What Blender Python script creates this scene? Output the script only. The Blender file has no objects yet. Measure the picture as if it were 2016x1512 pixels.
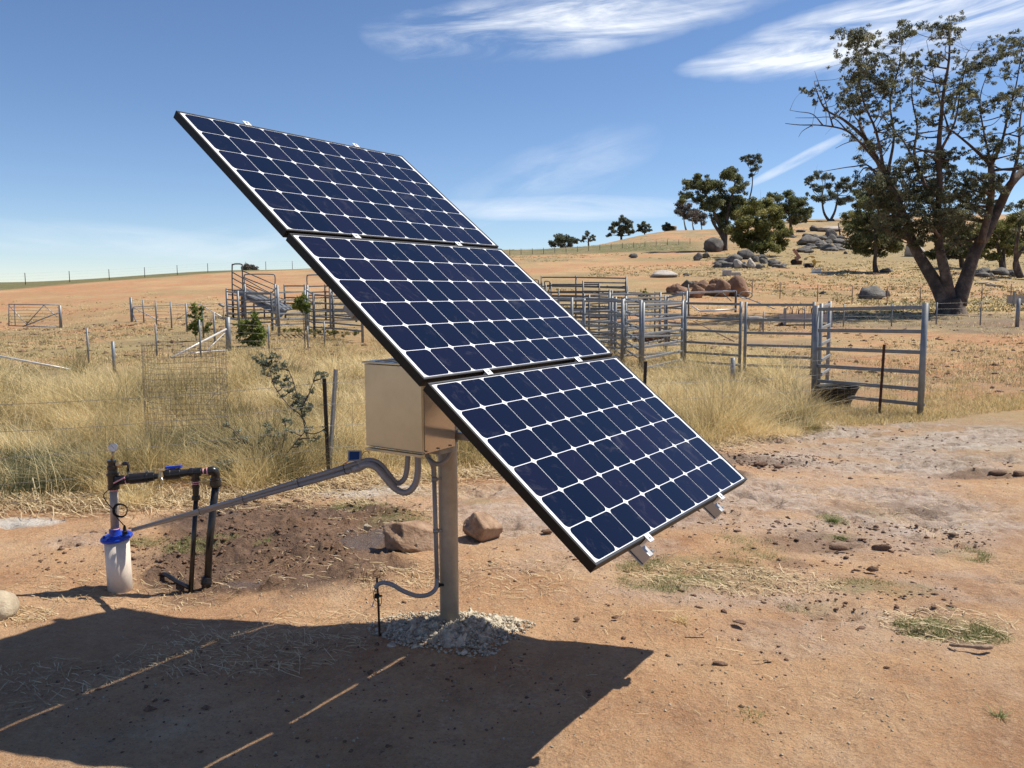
import bpy, math, random
import numpy as np
from mathutils import Vector, Matrix
PI = math.pi
R = math.radians
random.seed(7)
rng = np.random.default_rng(11)
C = bpy.context.scene.collection
scn = bpy.context.scene

# ------------------------------------------------------------------ camera
EYE = 1.82
F = 1630.0                       # focal length in pixels of the 2016 px photograph
PITCH = R(6.3); ROLL = 0.003
_d = np.array([ROLL*math.cos(PITCH), math.cos(PITCH), math.sin(PITCH)]); _d /= np.linalg.norm(_d)
_up = -_d
_fw = np.array([0, 0, 1.0]) - _up[2]*_up; _fw /= np.linalg.norm(_fw)
_rt = np.cross(_fw, _up)
CM = np.array([_rt, _fw, _up])   # camera (x right, y down, z forward) -> world (X right, Y forward, Z up)
cam = bpy.data.cameras.new('camera'); camo = bpy.data.objects.new('camera', cam); C.objects.link(camo)
cam.sensor_width = 36.0; cam.lens = F/2016*36.0; cam.clip_start = 0.05; cam.clip_end = 5000
rx = CM @ np.array([1, 0, 0.]); ry = CM @ np.array([0, -1., 0]); rz = CM @ np.array([0, 0, -1.])
camo.matrix_world = Matrix(((rx[0], ry[0], rz[0], 0), (rx[1], ry[1], rz[1], 0), (rx[2], ry[2], rz[2], EYE), (0, 0, 0, 1)))
scn.camera = camo

# ------------------------------------------------------------------ light
SUN_EL = R(57.3); SUN_AZ = R(68.3)         # azimuth clockwise from +Y
sunv = Vector((math.sin(SUN_AZ)*math.cos(SUN_EL), math.cos(SUN_AZ)*math.cos(SUN_EL), math.sin(SUN_EL)))
sl = bpy.data.lights.new('sun', 'SUN'); sl.energy = 5.0; sl.angle = R(0.53); sl.color = (1.0, 0.94, 0.82)
so = bpy.data.objects.new('sun', sl); C.objects.link(so)
so.rotation_euler = sunv.to_track_quat('Z', 'Y').to_euler(); so.location = (30, 20, 60)
scn.view_settings.view_transform = 'Standard'; scn.view_settings.look = 'None'
scn.view_settings.exposure = 0.40; scn.view_settings.gamma = 1.0

W = bpy.data.worlds.new('World'); scn.world = W; W.use_nodes = True
nt = W.node_tree; nt.nodes.clear()
def wn(t, **k):
    n = nt.nodes.new(t)
    for a, b in k.items(): setattr(n, a, b)
    return n
def wm(op, a, b=None, c=None, clamp=False):
    n = nt.nodes.new('ShaderNodeMath'); n.operation = op; n.use_clamp = clamp
    for i, v in enumerate((a, b, c)):
        if v is None: continue
        if hasattr(v, 'links') or isinstance(v, bpy.types.NodeSocket): nt.links.new(v, n.inputs[i])
        else: n.inputs[i].default_value = v
    return n.outputs[0]
sky = wn('ShaderNodeTexSky', sky_type='NISHITA', sun_disc=False, sun_elevation=SUN_EL, sun_rotation=SUN_AZ,
         altitude=1500.0, air_density=0.95, dust_density=0.05, ozone_density=3.6)
tc = wn('ShaderNodeTexCoord'); sep = wn('ShaderNodeSeparateXYZ'); nt.links.new(tc.outputs['Generated'], sep.inputs[0])
az = wm('ARCTAN2', sep.outputs[0], sep.outputs[1]); el = wm('ARCSINE', sep.outputs[2])
def px_dir(x, y):
    v = CM @ np.array([(x-1008)/F, (y-756)/F, 1.0]); v /= np.linalg.norm(v)
    return math.atan2(v[0], v[1]), math.asin(v[2])
def cirrus(x, y, rx_, ry_, ang, strength, ns, nstretch, seed, thr0, thr1):
    a0, e0 = px_dir(x, y); ca, sa = math.cos(ang), math.sin(ang)
    da = wm('SUBTRACT', az, a0); de = wm('SUBTRACT', el, e0)
    s = wm('ADD', wm('MULTIPLY', da, ca), wm('MULTIPLY', de, sa))
    t = wm('SUBTRACT', wm('MULTIPLY', de, ca), wm('MULTIPLY', da, sa))
    cmb = wn('ShaderNodeCombineXYZ'); nt.links.new(wm('MULTIPLY', s, ns), cmb.inputs[0]); nt.links.new(wm('MULTIPLY', t, ns*nstretch), cmb.inputs[1]); cmb.inputs[2].default_value = seed
    no = wn('ShaderNodeTexNoise'); no.inputs['Scale'].default_value = 1.0; no.inputs['Detail'].default_value = 7; no.inputs['Roughness'].default_value = 0.62; no.inputs['Distortion'].default_value = 0.7
    nt.links.new(cmb.outputs[0], no.inputs['Vector'])
    c2 = wn('ShaderNodeCombineXYZ'); nt.links.new(wm('MULTIPLY', s, ns*2.2), c2.inputs[0]); nt.links.new(wm('MULTIPLY', t, ns*2.5), c2.inputs[1]); c2.inputs[2].default_value = seed+5
    n2 = wn('ShaderNodeTexNoise'); n2.inputs['Scale'].default_value = 1.0; n2.inputs['Detail'].default_value = 4
    nt.links.new(c2.outputs[0], n2.inputs['Vector'])
    rr = wm('ADD', wm('POWER', wm('ABSOLUTE', wm('DIVIDE', s, rx_/F)), 2.0), wm('POWER', wm('ABSOLUTE', wm('DIVIDE', t, ry_/F)), 2.0))
    m = wm('SUBTRACT', 1.25, wm('ADD', rr, wm('MULTIPLY', wm('SUBTRACT', n2.outputs[0], 0.5), 1.6)), clamp=True)
    mr = wn('ShaderNodeMapRange'); mr.interpolation_type = 'SMOOTHSTEP'
    nt.links.new(no.outputs[0], mr.inputs[0]); mr.inputs[1].default_value = thr0; mr.inputs[2].default_value = thr1
    return wm('MULTIPLY', wm('MULTIPLY', m, mr.outputs[0]), strength)
cl = [cirrus(1100, 48, 330, 58, R(4), 0.8, 5.5, 6.5, 1.0, .34, .72),
      cirrus(1260, 18, 260, 40, R(3), 0.7, 5.0, 6.0, 2.0, .34, .72),
      cirrus(1800, 42, 350, 54, R(7), 0.95, 5.0, 8.0, 3.0, .33, .70),
      cirrus(1650, 95, 270, 26, R(3), 0.85, 5.0, 9.0, 4.5, .33, .7),
      cirrus(1900, 110, 200, 30, R(3), 0.5, 5.0, 7.0, 14.5, .33, .7),
      cirrus(1120, 410, 270, 24, R(0), 0.55, 3.5, 7.0, 6.0, .25, .7),
      cirrus(1565, 318, 95, 9, R(26), 0.55, 5.0, 5.0, 8.0, .2, .6),
      cirrus(1080, 350, 220, 60, R(20), 0.25, 5.0, 5.0, 9.0, .35, .75),
      cirrus(150, 470, 420, 30, R(-3), 0.35, 3.0, 8.0, 10.0, .3, .75),
      cirrus(470, 470, 170, 30, R(12), 0.25, 4.0, 7.0, 12.0, .3, .75)]
cov = cl[0]
for c_ in cl[1:]: cov = wm('ADD', cov, c_)
cov = wm('MINIMUM', cov, 0.93)
mix = wn('ShaderNodeMix', data_type='RGBA'); nt.links.new(cov, mix.inputs['Factor'])
hs = wn('ShaderNodeHueSaturation'); hs.inputs['Saturation'].default_value = 1.07; nt.links.new(sky.outputs[0], hs.inputs['Color']); tint = wn('ShaderNodeMix', data_type='RGBA', blend_type='MULTIPLY'); tint.inputs['Factor'].default_value = 1.0; nt.links.new(hs.outputs[0], tint.inputs['A']); tint.inputs['B'].default_value = (1.10, 1.05, 1.07, 1); nt.links.new(tint.outputs['Result'], mix.inputs['A']); mix.inputs['B'].default_value = (8.6, 9.0, 9.6, 1)
bg = wn('ShaderNodeBackground'); bg.inputs['Strength'].default_value = 0.090
out = wn('ShaderNodeOutputWorld'); nt.links.new(mix.outputs['Result'], bg.inputs[0]); nt.links.new(bg.outputs[0], out.inputs[0])

# ------------------------------------------------------------------ terrain (heights relative to the eye)
YK = np.array([0, 4.3, 10, 15, 22, 30, 37, 45, 60, 80, 100, 130, 160, 200, 300, 500, 1500.])
CK = (np.array([-900, 0, 500, 1000, 1345, 1600, 1850, 2016, 2700.])-1008)/1630
TB = np.array([
 [-1.82,-1.85,-1.85,-1.85,-1.85,-1.85,-1.84,-1.80,-0.90,0.30,1.30,1.7,1.0,-1.0,-6,-15,-40],
 [-1.82,-1.84,-1.85,-1.85,-1.85,-1.85,-1.84,-1.80,-0.90,0.30,1.30,1.7,1.0,-1.0,-6,-15,-40],
 [-1.82,-1.82,-1.85,-1.87,-1.87,-1.75,-1.48,-1.10,-0.20,0.90,2.00,3.6,4.0,3.0,-2,-12,-40],
 [-1.82,-1.82,-1.88,-1.95,-1.97,-1.85,-1.60,-1.20,-0.30,1.20,2.70,5.0,7.3,10.0,9,0,-30],
 [-1.82,-1.82,-1.90,-2.00,-1.98,-1.92,-1.70,-1.20,-0.20,1.40,3.00,5.6,8.2,12.3,21.5,20,-10],
 [-1.82,-1.85,-1.95,-2.00,-2.00,-1.90,-1.55,-1.20,-0.55,1.60,3.20,6.0,9.0,13.2,25.5,26,-5],
 [-1.82,-1.85,-1.95,-2.00,-1.98,-1.85,-1.55,-1.20,-0.60,1.50,3.00,6.0,9.0,13.5,27,30,0],
 [-1.82,-1.85,-1.93,-1.97,-1.95,-1.80,-1.55,-1.15,-0.50,1.40,2.90,6.0,9.0,13.5,27,30,0],
 [-1.82,-1.85,-1.93,-1.97,-1.95,-1.80,-1.55,-1.15,-0.50,1.40,2.90,6.0,9.0,13.5,27,30,0]])
def _hash(ix, iy, s):
    h = (ix.astype(np.int64)*374761393 + iy.astype(np.int64)*668265263 + s*982451653) & 0x7fffffff
    h = ((h ^ (h >> 13))*1274126177) & 0x7fffffff
    return ((h ^ (h >> 16)) & 0xffff)/65535.0
def vnoise(x, y, s=0):
    x0 = np.floor(x); y0 = np.floor(y); fx = x-x0; fy = y-y0
    fx = fx*fx*(3-2*fx); fy = fy*fy*(3-2*fy)
    a = _hash(x0, y0, s); b = _hash(x0+1, y0, s); c = _hash(x0, y0+1, s); d = _hash(x0+1, y0+1, s)
    return (a*(1-fx)+b*fx)*(1-fy)+(c*(1-fx)+d*fx)*fy
def fbm(x, y, s=0, o=4):
    t = 0; a = 0.5; n = 0
    for i in range(o):
        t = t+a*vnoise(x*2**i+i*17.3, y*2**i-i*9.1, s+i); n += a; a *= 0.5
    return t/n
def zt(X, Y):
    """terrain height in world coordinates"""
    X = np.asarray(X, float); Y = np.asarray(Y, float)
    r = np.sqrt(X*X+Y*Y)
    front = np.clip((Y/np.maximum(r, 1e-6)-0.15)/0.35, 0, 1)
    Yc = np.maximum(Y, 1e-3); c = np.clip(X/Yc, CK[0], CK[-1]); yy = np.clip(Y, 0, 1499.0)
    i = np.clip(np.searchsorted(CK, c)-1, 0, len(CK)-2); j = np.clip(np.searchsorted(YK, yy, side='right')-1, 0, len(YK)-2)
    tc_ = (c-CK[i])/(CK[i+1]-CK[i]); tc_ = tc_*tc_*(3-2*tc_); ty = (yy-YK[j])/(YK[j+1]-YK[j])
    def row(ii):
        # cubic hermite along the distance
        def dv(jj):
            jl = np.clip(jj-1, 0, len(YK)-1); jr = np.clip(jj+1, 0, len(YK)-1)
            return (TB[ii, jr]-TB[ii, jl])/(YK[jr]-YK[jl])
        h = YK[j+1]-YK[j]; p0 = TB[ii, j]; p1 = TB[ii, j+1]; m0 = dv(j)*h; m1 = dv(j+1)*h
        t = ty; return (2*t**3-3*t**2+1)*p0+(t**3-2*t**2+t)*m0+(-2*t**3+3*t**2)*p1+(t**3-t**2)*m1
    z = row(i)*(1-tc_)+row(i+1)*tc_
    z = z*front+(-1.82)*(1-front)
    z = z-0.10*np.exp(-(((X+1.9)/0.85)**2+((Y-5.0)/0.7)**2))-0.05*np.exp(-(((X+1.1)/0.35)**2+((Y-4.75)/0.4)**2))
    z = z+0.035*np.exp(-(((X+0.34)/0.36)**2+((Y-4.25)/0.3)**2))
    return z+EYE
def zt1(X, Y): return float(zt(np.array([X]), np.array([Y]))[0])
def ray(x, y): return CM @ np.array([(x-1008)/F, (y-756)/F, 1.0])
def P(x, y, Y):
    """point on the line of sight of pixel (x, y) at forward distance Y"""
    r = ray(x, y); return Vector((r[0]*Y/r[1], Y, EYE+r[2]*Y/r[1]))
def G(x, Y, lift=0.0):
    """ground point under column x at forward distance Y"""
    r = ray(x, 600); X = r[0]*Y/r[1]; return Vector((X, Y, zt1(X, Y)+lift))
def GP(x, y):
    """ground point seen at pixel (x, y)"""
    r = ray(x, y); ys = np.concatenate([np.linspace(1.5, 20, 1500), np.linspace(20, 400, 6000)])
    xs = r[0]/r[1]*ys; zz = EYE+r[2]/r[1]*ys; g = zt(xs, ys)
    k = np.argmax(zz < g)
    if zz[k] >= g[k]: k = len(ys)-1
    return Vector((xs[k], ys[k], g[k]))

# ------------------------------------------------------------------ materials
def newmat(name):
    m = bpy.data.materials.new(name); m.use_nodes = True
    return m, m.node_tree, m.node_tree.nodes['Principled BSDF']
def simple(name, col, rough=0.5, metal=0.0, var=0.12, nscale=12.0, bump=0.0, bscale=60.0, spec=0.5, dirt=None, dirt_amt=0.0):
    m, t, b = newmat(name)
    tcn = t.nodes.new('ShaderNodeTexCoord')
    n = t.nodes.new('ShaderNodeTexNoise'); n.inputs['Scale'].default_value = nscale; n.inputs['Detail'].default_value = 6; n.inputs['Roughness'].default_value = 0.65
    t.links.new(tcn.outputs['Object'], n.inputs['Vector'])
    cr = t.nodes.new('ShaderNodeValToRGB'); e = cr.color_ramp.elements
    e[0].position = 0.3; e[1].position = 0.7
    e[0].color = (*[max(0, c*(1-var)) for c in col], 1); e[1].color = (*[min(1, c*(1+var)) for c in col], 1)
    t.links.new(n.outputs[0], cr.inputs[0]); o_ = cr.outputs[0]
    if dirt:
        n3 = t.nodes.new('ShaderNodeTexNoise'); n3.inputs['Scale'].default_value = nscale*0.35; n3.inputs['Detail'].default_value = 8; n3.inputs['Roughness'].default_value = 0.7
        t.links.new(tcn.outputs['Object'], n3.inputs['Vector'])
        mr = t.nodes.new('ShaderNodeMapRange'); mr.inputs[1].default_value = 0.45; mr.inputs[2].default_value = 0.68; mr.inputs[4].default_value = dirt_amt
        t.links.new(n3.outputs[0], mr.inputs[0])
        mx = t.nodes.new('ShaderNodeMix'); mx.data_type = 'RGBA'; t.links.new(mr.outputs[0], mx.inputs['Factor']); t.links.new(o_, mx.inputs['A']); mx.inputs['B'].default_value = (*dirt, 1)
        o_ = mx.outputs['Result']
    t.links.new(o_, b.inputs['Base Color'])
    b.inputs['Roughness'].default_value = rough; b.inputs['Metallic'].default_value = metal; b.inputs['Specular IOR Level'].default_value = spec
    if bump > 0:
        n2 = t.nodes.new('ShaderNodeTexNoise'); n2.inputs['Scale'].default_value = bscale; n2.inputs['Detail'].default_value = 5
        t.links.new(tcn.outputs['Object'], n2.inputs['Vector'])
        bp = t.nodes.new('ShaderNodeBump'); bp.inputs['Strength'].default_value = bump; bp.inputs['Distance'].default_value = 0.02
        t.links.new(n2.outputs[0], bp.inputs['Height']); t.links.new(bp.outputs[0], b.inputs['Normal'])
    return m
M = {}
M['galv'] = simple('galvanised_steel', (0.25, 0.26, 0.27), 0.5, 0.35, 0.22, 25, 0.08, 90, dirt=(0.16, 0.12, 0.09), dirt_amt=0.25)
M['galv_pole'] = simple('galvanised_pole', (0.43, 0.375, 0.30), 0.55, 0.2, 0.16, 9, 0.1, 60, dirt=(0.22, 0.18, 0.13), dirt_amt=0.45)
M['yard'] = simple('yard_steel', (0.205, 0.22, 0.235), 0.5, 0.25, 0.2, 8, dirt=(0.12, 0.085, 0.06), dirt_amt=0.3)
M['yard_dark'] = simple('weathered_yard_steel', (0.13, 0.135, 0.14), 0.5, 0.4, 0.3, 4, dirt=(0.10, 0.06, 0.04), dirt_amt=0.5)
M['zinc'] = simple('zincalume_sheet', (0.52, 0.495, 0.39), 0.36, 0.78, 0.07, 5, 0.03, 220, dirt=(0.30, 0.26, 0.19), dirt_amt=0.35)
M['zinc_shiny'] = simple('bright_zinc_sheet', (0.46, 0.42, 0.38), 0.16, 0.95, 0.05, 4, 0.03, 9)
M['alu'] = simple('mill_aluminium', (0.42, 0.415, 0.41), 0.42, 0.6, 0.05, 30)
M['clamp'] = simple('clamp_aluminium', (0.80, 0.80, 0.80), 0.35, 0.5, 0.04, 30)
M['frame'] = simple('black_anodised_frame', (0.005, 0.0047, 0.0045), 0.5, 0.0, 0.3, 30, spec=0.25)
M['frame_edge'] = simple('frame_lip', (0.10, 0.10, 0.105), 0.3, 0.6, 0.1, 30)
M['backsheet'] = simple('white_backsheet', (0.82, 0.83, 0.86), 0.25, 0.0, 0.02, 10)
M['pvc_grey'] = simple('grey_conduit_plastic', (0.235, 0.24, 0.255), 0.38, 0, 0.06, 14, dirt=(0.33, 0.25, 0.18), dirt_amt=0.3)
M['pvc_white'] = simple('cream_casing_plastic', (0.74, 0.65, 0.56), 0.45, 0, 0.06, 5, dirt=(0.34, 0.23, 0.15), dirt_amt=0.5)
M['blue'] = simple('blue_plastic', (0.006, 0.05, 0.46), 0.35, 0, 0.15, 20, dirt=(0.08, 0.10, 0.25), dirt_amt=0.3)
M['black'] = simple('black_poly_pipe', (0.012, 0.012, 0.013), 0.28, 0, 0.3, 20, dirt=(0.06, 0.045, 0.035), dirt_amt=0.35)
M['rubber'] = simple('black_rubber', (0.006, 0.006, 0.0065), 0.75, 0, 0.3, 8)
M['pink'] = simple('pink_thread_tape', (0.72, 0.35, 0.42), 0.5, 0, 0.1, 40)
M['brass'] = simple('weathered_brass', (0.55, 0.40, 0.22), 0.35, 0.8, 0.15, 40)
M['steel_dull'] = simple('dull_stainless', (0.50, 0.50, 0.50), 0.35, 0.9, 0.1, 30)
M['riser'] = simple('weathered_riser_pipe', (0.40, 0.34, 0.30), 0.55, 0.3, 0.2, 14, dirt=(0.22, 0.17, 0.13), dirt_amt=0.5)
M['rust'] = simple('rusty_steel', (0.085, 0.035, 0.02), 0.8, 0.1, 0.4, 20)
M['picket_black'] = simple('bitumen_coated_steel', (0.02, 0.018, 0.017), 0.6, 0.1, 0.3, 15, dirt=(0.10, 0.05, 0.03), dirt_amt=0.3)
M['wire'] = simple('fence_wire', (0.20, 0.19, 0.18), 0.5, 0.6, 0.2, 20)
M['mesh_wire'] = simple('rusty_weldmesh_wire', (0.12, 0.10, 0.095), 0.6, 0.4, 0.3, 20)
M['red_wire'] = simple('red_cable', (0.45, 0.03, 0.02), 0.4)
M['face'] = simple('gauge_face_white', (0.80, 0.80, 0.78), 0.3, 0, 0.02)
M['white_rail'] = simple('pale_painted_steel', (0.62, 0.60, 0.58), 0.4, 0.2, 0.1, 3)
M['straw'] = simple('dry_straw', (0.60, 0.46, 0.27), 0.7, 0, 0.2, 3)
M['yellow'] = simple('faded_yellow_paint', (0.58, 0.40, 0.12), 0.5, 0, 0.2, 2)
M['white_paint'] = simple('chalky_white_paint', (0.78, 0.76, 0.72), 0.5, 0, 0.06, 3)
M['concrete'] = simple('grey_concrete', (0.42, 0.38, 0.34), 0.9, 0, 0.2, 3, 0.3, 20)
M['wool'] = simple('grey_wool', (0.30, 0.27, 0.24), 0.95, 0, 0.3, 12, 0.8, 30)
M['wool_pale'] = simple('pale_sheep_face', (0.72, 0.65, 0.55), 0.9, 0, 0.1, 12)
M['mortar'] = simple('dry_concrete_crumbs', (0.50, 0.44, 0.345), 0.95, 0, 0.35, 30, 0.5, 120)
M['clod'] = simple('dark_earth', (0.165, 0.095, 0.06), 0.95, 0, 0.4, 30, 0.6, 90)
M['wood'] = simple('weathered_wood', (0.28, 0.19, 0.13), 0.85, 0, 0.35, 25, 0.5, 60)
def rockmat(name, c1, c2, c3, scale=3.0):
    m, t, b = newmat(name); tcn = t.nodes.new('ShaderNodeTexCoord')
    n = t.nodes.new('ShaderNodeTexNoise'); n.inputs['Scale'].default_value = scale; n.inputs['Detail'].default_value = 9; n.inputs['Roughness'].default_value = 0.7
    t.links.new(tcn.outputs['Object'], n.inputs['Vector'])
    cr = t.nodes.new('ShaderNodeValToRGB'); e = cr.color_ramp.elements; e[0].position = 0.32; e[0].color = (*c1, 1); e[1].position = 0.68; e[1].color = (*c3, 1)
    x = e.new(0.5); x.color = (*c2, 1); t.links.new(n.outputs[0], cr.inputs[0]); t.links.new(cr.outputs[0], b.inputs['Base Color'])
    n2 = t.nodes.new('ShaderNodeTexNoise'); n2.inputs['Scale'].default_value = scale*7; n2.inputs['Detail'].default_value = 8; t.links.new(tcn.outputs['Object'], n2.inputs['Vector'])
    bp = t.nodes.new('ShaderNodeBump'); bp.inputs['Strength'].default_value = 0.6; bp.inputs['Distance'].default_value = 0.1/scale; t.links.new(n2.outputs[0], bp.inputs['Height']); t.links.new(bp.outputs[0], b.inputs['Normal'])
    b.inputs['Roughness'].default_value = 0.9
    return m
M['rock_near'] = rockmat('brown_field_rock', (0.15, 0.09, 0.055), (0.30, 0.19, 0.12), (0.42, 0.29, 0.20), 9)
M['rock_pale'] = rockmat('pale_field_rock', (0.24, 0.18, 0.12), (0.38, 0.31, 0.22), (0.50, 0.42, 0.31), 9)
M['granite'] = rockmat('grey_granite', (0.06, 0.055, 0.05), (0.14, 0.13, 0.118), (0.25, 0.225, 0.20), 0.9)
M['granite_red'] = rockmat('red_granite', (0.11, 0.06, 0.038), (0.23, 0.13, 0.08), (0.40, 0.24, 0.155), 0.8)
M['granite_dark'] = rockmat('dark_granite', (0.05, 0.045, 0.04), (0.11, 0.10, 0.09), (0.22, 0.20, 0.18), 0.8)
M['granite_pale'] = rockmat('pale_granite', (0.30, 0.26, 0.22), (0.42, 0.37, 0.32), (0.52, 0.46, 0.42), 0.8)
M['bark'] = rockmat('eucalypt_bark', (0.035, 0.026, 0.021), (0.085, 0.062, 0.05), (0.23, 0.17, 0.13), 1.3)
M['bark_dark'] = rockmat('dark_bark', (0.035, 0.027, 0.022), (0.07, 0.055, 0.045), (0.14, 0.11, 0.09), 1.5)

def foliage(name, cols, trans=0.25, rough=0.6):
    """leaf/blade material: colour varies leaf by leaf with the 'v' attribute"""
    m, t, b = newmat(name)
    a = t.nodes.new('ShaderNodeAttribute'); a.attribute_name = 'v'
    cr = t.nodes.new('ShaderNodeValToRGB'); e = cr.color_ramp.elements
    e[0].position = 0; e[0].color = (*cols[0], 1); e[1].position = 1; e[1].color = (*cols[-1], 1)
    for i, c in enumerate(cols[1:-1]):
        x = e.new((i+1)/(len(cols)-1)); x.color = (*c, 1)
    t.links.new(a.outputs['Fac'], cr.inputs[0]); t.links.new(cr.outputs[0], b.inputs['Base Color'])
    b.inputs['Roughness'].default_value = rough; b.inputs['Specular IOR Level'].default_value = 0.3
    tr = t.nodes.new('ShaderNodeBsdfTranslucent'); t.links.new(cr.outputs[0], tr.inputs[0])
    mx = t.nodes.new('ShaderNodeMixShader'); mx.inputs[0].default_value = trans
    o = t.nodes['Material Output']; t.links.new(b.outputs[0], mx.inputs[1]); t.links.new(tr.outputs[0], mx.inputs[2]); t.links.new(mx.outputs[0], o.inputs[0])
    return m
M['leaf_euc'] = foliage('eucalypt_leaves', [(0.04, 0.047, 0.022), (0.095, 0.105, 0.055), (0.19, 0.19, 0.11), (0.34, 0.32, 0.19)], 0.47)
M['leaf_dark'] = foliage('dark_tree_leaves', [(0.06, 0.072, 0.03), (0.15, 0.165, 0.07), (0.30, 0.30, 0.15)], 0.45)
M['leaf_olive'] = foliage('olive_tree_leaves', [(0.09, 0.10, 0.03), (0.21, 0.21, 0.07), (0.36, 0.33, 0.13)], 0.45)
M['leaf_grey'] = foliage('grey_tree_leaves', [(0.10, 0.085, 0.075), (0.16, 0.14, 0.115), (0.22, 0.19, 0.15)])
M['leaf_far'] = foliage('far_tree_leaves', [(0.065, 0.08, 0.055), (0.13, 0.15, 0.10), (0.23, 0.24, 0.16)], 0.42)
M['leaf_bright'] = foliage('young_tree_leaves', [(0.07, 0.11, 0.02), (0.17, 0.22, 0.045), (0.34, 0.34, 0.10)], 0.35)
M['leaf_sage'] = foliage('sage_shrub_leaves', [(0.10, 0.12, 0.075), (0.19, 0.21, 0.14), (0.33, 0.33, 0.24)], 0.2)
M['grass_dry'] = foliage('dry_grass', [(0.17, 0.155, 0.07), (0.36, 0.28, 0.125), (0.70, 0.54, 0.26), (0.88, 0.74, 0.44)], 0.42, 0.5)
M['grass_green'] = foliage('green_grass', [(0.10, 0.13, 0.03), (0.18, 0.21, 0.06), (0.32, 0.32, 0.13), (0.55, 0.47, 0.24)], 0.3)
M['weed_green'] = foliage('weed_stems', [(0.07, 0.08, 0.04), (0.15, 0.16, 0.08), (0.30, 0.28, 0.15)], 0.25)
M['litter'] = foliage('straw_litter', [(0.16, 0.10, 0.06), (0.38, 0.27, 0.15), (0.62, 0.48, 0.28), (0.78, 0.64, 0.42)], 0.15)

# ------------------------------------------------------------------ object helpers
def tag(o, label=None, cat=None, group=None, kind=None):
    if label: o['label'] = label
    if cat: o['category'] = cat
    if group: o['group'] = group
    if kind: o['kind'] = kind
    return o
def thing(name, loc, label, cat, group=None):
    o = bpy.data.objects.new(name, None); C.objects.link(o); o.location = loc; o.empty_display_size = 0.2
    return tag(o, label, cat, group)
def rootloc(o):
    v = Vector((0, 0, 0))
    while o is not None: v += Vector(o.location); o = o.parent
    return v
def ortho(d):
    d = Vector(d).normalized(); a = Vector((0, 0, 1)) if abs(d.z) < 0.9 else Vector((1, 0, 0))
    s = d.cross(a).normalized(); return s, s.cross(d).normalized(), d
class MB:
    def __init__(s): s.v = []; s.f = []; s.sm = []
    def add(s, vs, fs, smooth=False):
        o = len(s.v); s.v += [tuple(v) for v in vs]; s.f += [tuple(i+o for i in f) for f in fs]; s.sm += [smooth]*len(fs); return s
    def box(s, c, size, ax=None):
        c = Vector(c); ax = ax or (Vector((1, 0, 0)), Vector((0, 1, 0)), Vector((0, 0, 1)))
        h = [q/2 for q in size]; vs = []
        for z in (-1, 1):
            for (x, y) in ((-1, -1), (1, -1), (1, 1), (-1, 1)):
                vs.append(c+ax[0]*(x*h[0])+ax[1]*(y*h[1])+ax[2]*(z*h[2]))
        return s.add(vs, [(3, 2, 1, 0), (4, 5, 6, 7), (0, 1, 5, 4), (1, 2, 6, 5), (2, 3, 7, 6), (3, 0, 4, 7)])
    def bar(s, a, b, w, h=None):
        a = Vector(a); b = Vector(b); sx, sy, d = ortho(b-a)
        return s.box((a+b)/2, (w, h or w, (b-a).length), (sx, sy, d))
    def tube(s, pts, r, n=10, cap=True, smooth=True):
        pts = [Vector(p) for p in pts]; rs = r if isinstance(r, (list, tuple)) else [r]*len(pts)
        vs = []; fs = []; prev = None
        for i, p in enumerate(pts):
            if i == 0: d = pts[1]-p
            elif i == len(pts)-1: d = p-pts[i-1]
            else: d = pts[i+1]-pts[i-1]
            d = d.normalized() if d.length > 1e-9 else Vector((0, 0, 1))
            if prev is None: sx, sy, _ = ortho(d)
            else:
                sx = (prev-d*prev.dot(d)); sx = sx.normalized() if sx.length > 1e-6 else ortho(d)[0]; sy = sx.cross(d).normalized()
            prev = sx
            for k in range(n):
                a = 2*PI*k/n; vs.append(p+(sx*math.cos(a)+sy*math.sin(a))*rs[i])
        for i in range(len(pts)-1):
            for k in range(n):
                fs.append((i*n+k, i*n+(k+1) % n, (i+1)*n+(k+1) % n, (i+1)*n+k))
        s.add(vs, fs, smooth)
        if cap:
            o = len(s.v)-len(vs); s.f.append(tuple(o+k for k in range(n))[::-1]); s.f.append(tuple(o+(len(pts)-1)*n+k for k in range(n))); s.sm += [False, False]
        return s
    def lathe(s, c, axis, prof, n=20):
        """prof = (distance along the axis, radius)"""
        c = Vector(c); sx, sy, d = ortho(axis); vs = []; fs = []
        for (h, r) in prof:
            for k in range(n):
                a = 2*PI*k/n; vs.append(c+d*h+(sx*math.cos(a)+sy*math.sin(a))*r)
        m = len(prof)
        for i in range(m-1):
            for k in range(n): fs.append((i*n+k, i*n+(k+1) % n, (i+1)*n+(k+1) % n, (i+1)*n+k))
        fs.append(tuple(range(n))[::-1]); fs.append(tuple((m-1)*n+k for k in range(n)))
        return s.add(vs, fs, False)
    def poly(s, pts, thick, nrm):
        nrm = Vector(nrm).normalized(); a = [Vector(p)+nrm*thick/2 for p in pts]; b = [Vector(p)-nrm*thick/2 for p in pts]; n = len(pts)
        return s.add(a+b, [tuple(range(n)), tuple(range(n, 2*n))[::-1]]+[(i, i+n, (i+1) % n+n, (i+1) % n) for i in range(n)])
    def build(s, name, mat, parent=None, bevel=0):
        off = rootloc(parent); me = bpy.data.meshes.new(name)
        me.from_pydata([tuple(Vector(v)-off) for v in s.v], [], s.f); me.materials.append(mat)
        me.polygons.foreach_set('use_smooth', s.sm); me.update()
        o = bpy.data.objects.new(name, me); C.objects.link(o); o.parent = parent
        if bevel:
            b = o.modifiers.new('bevel', 'BEVEL'); b.width = bevel; b.segments = 2; b.limit_method = 'ANGLE'
        return o
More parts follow.
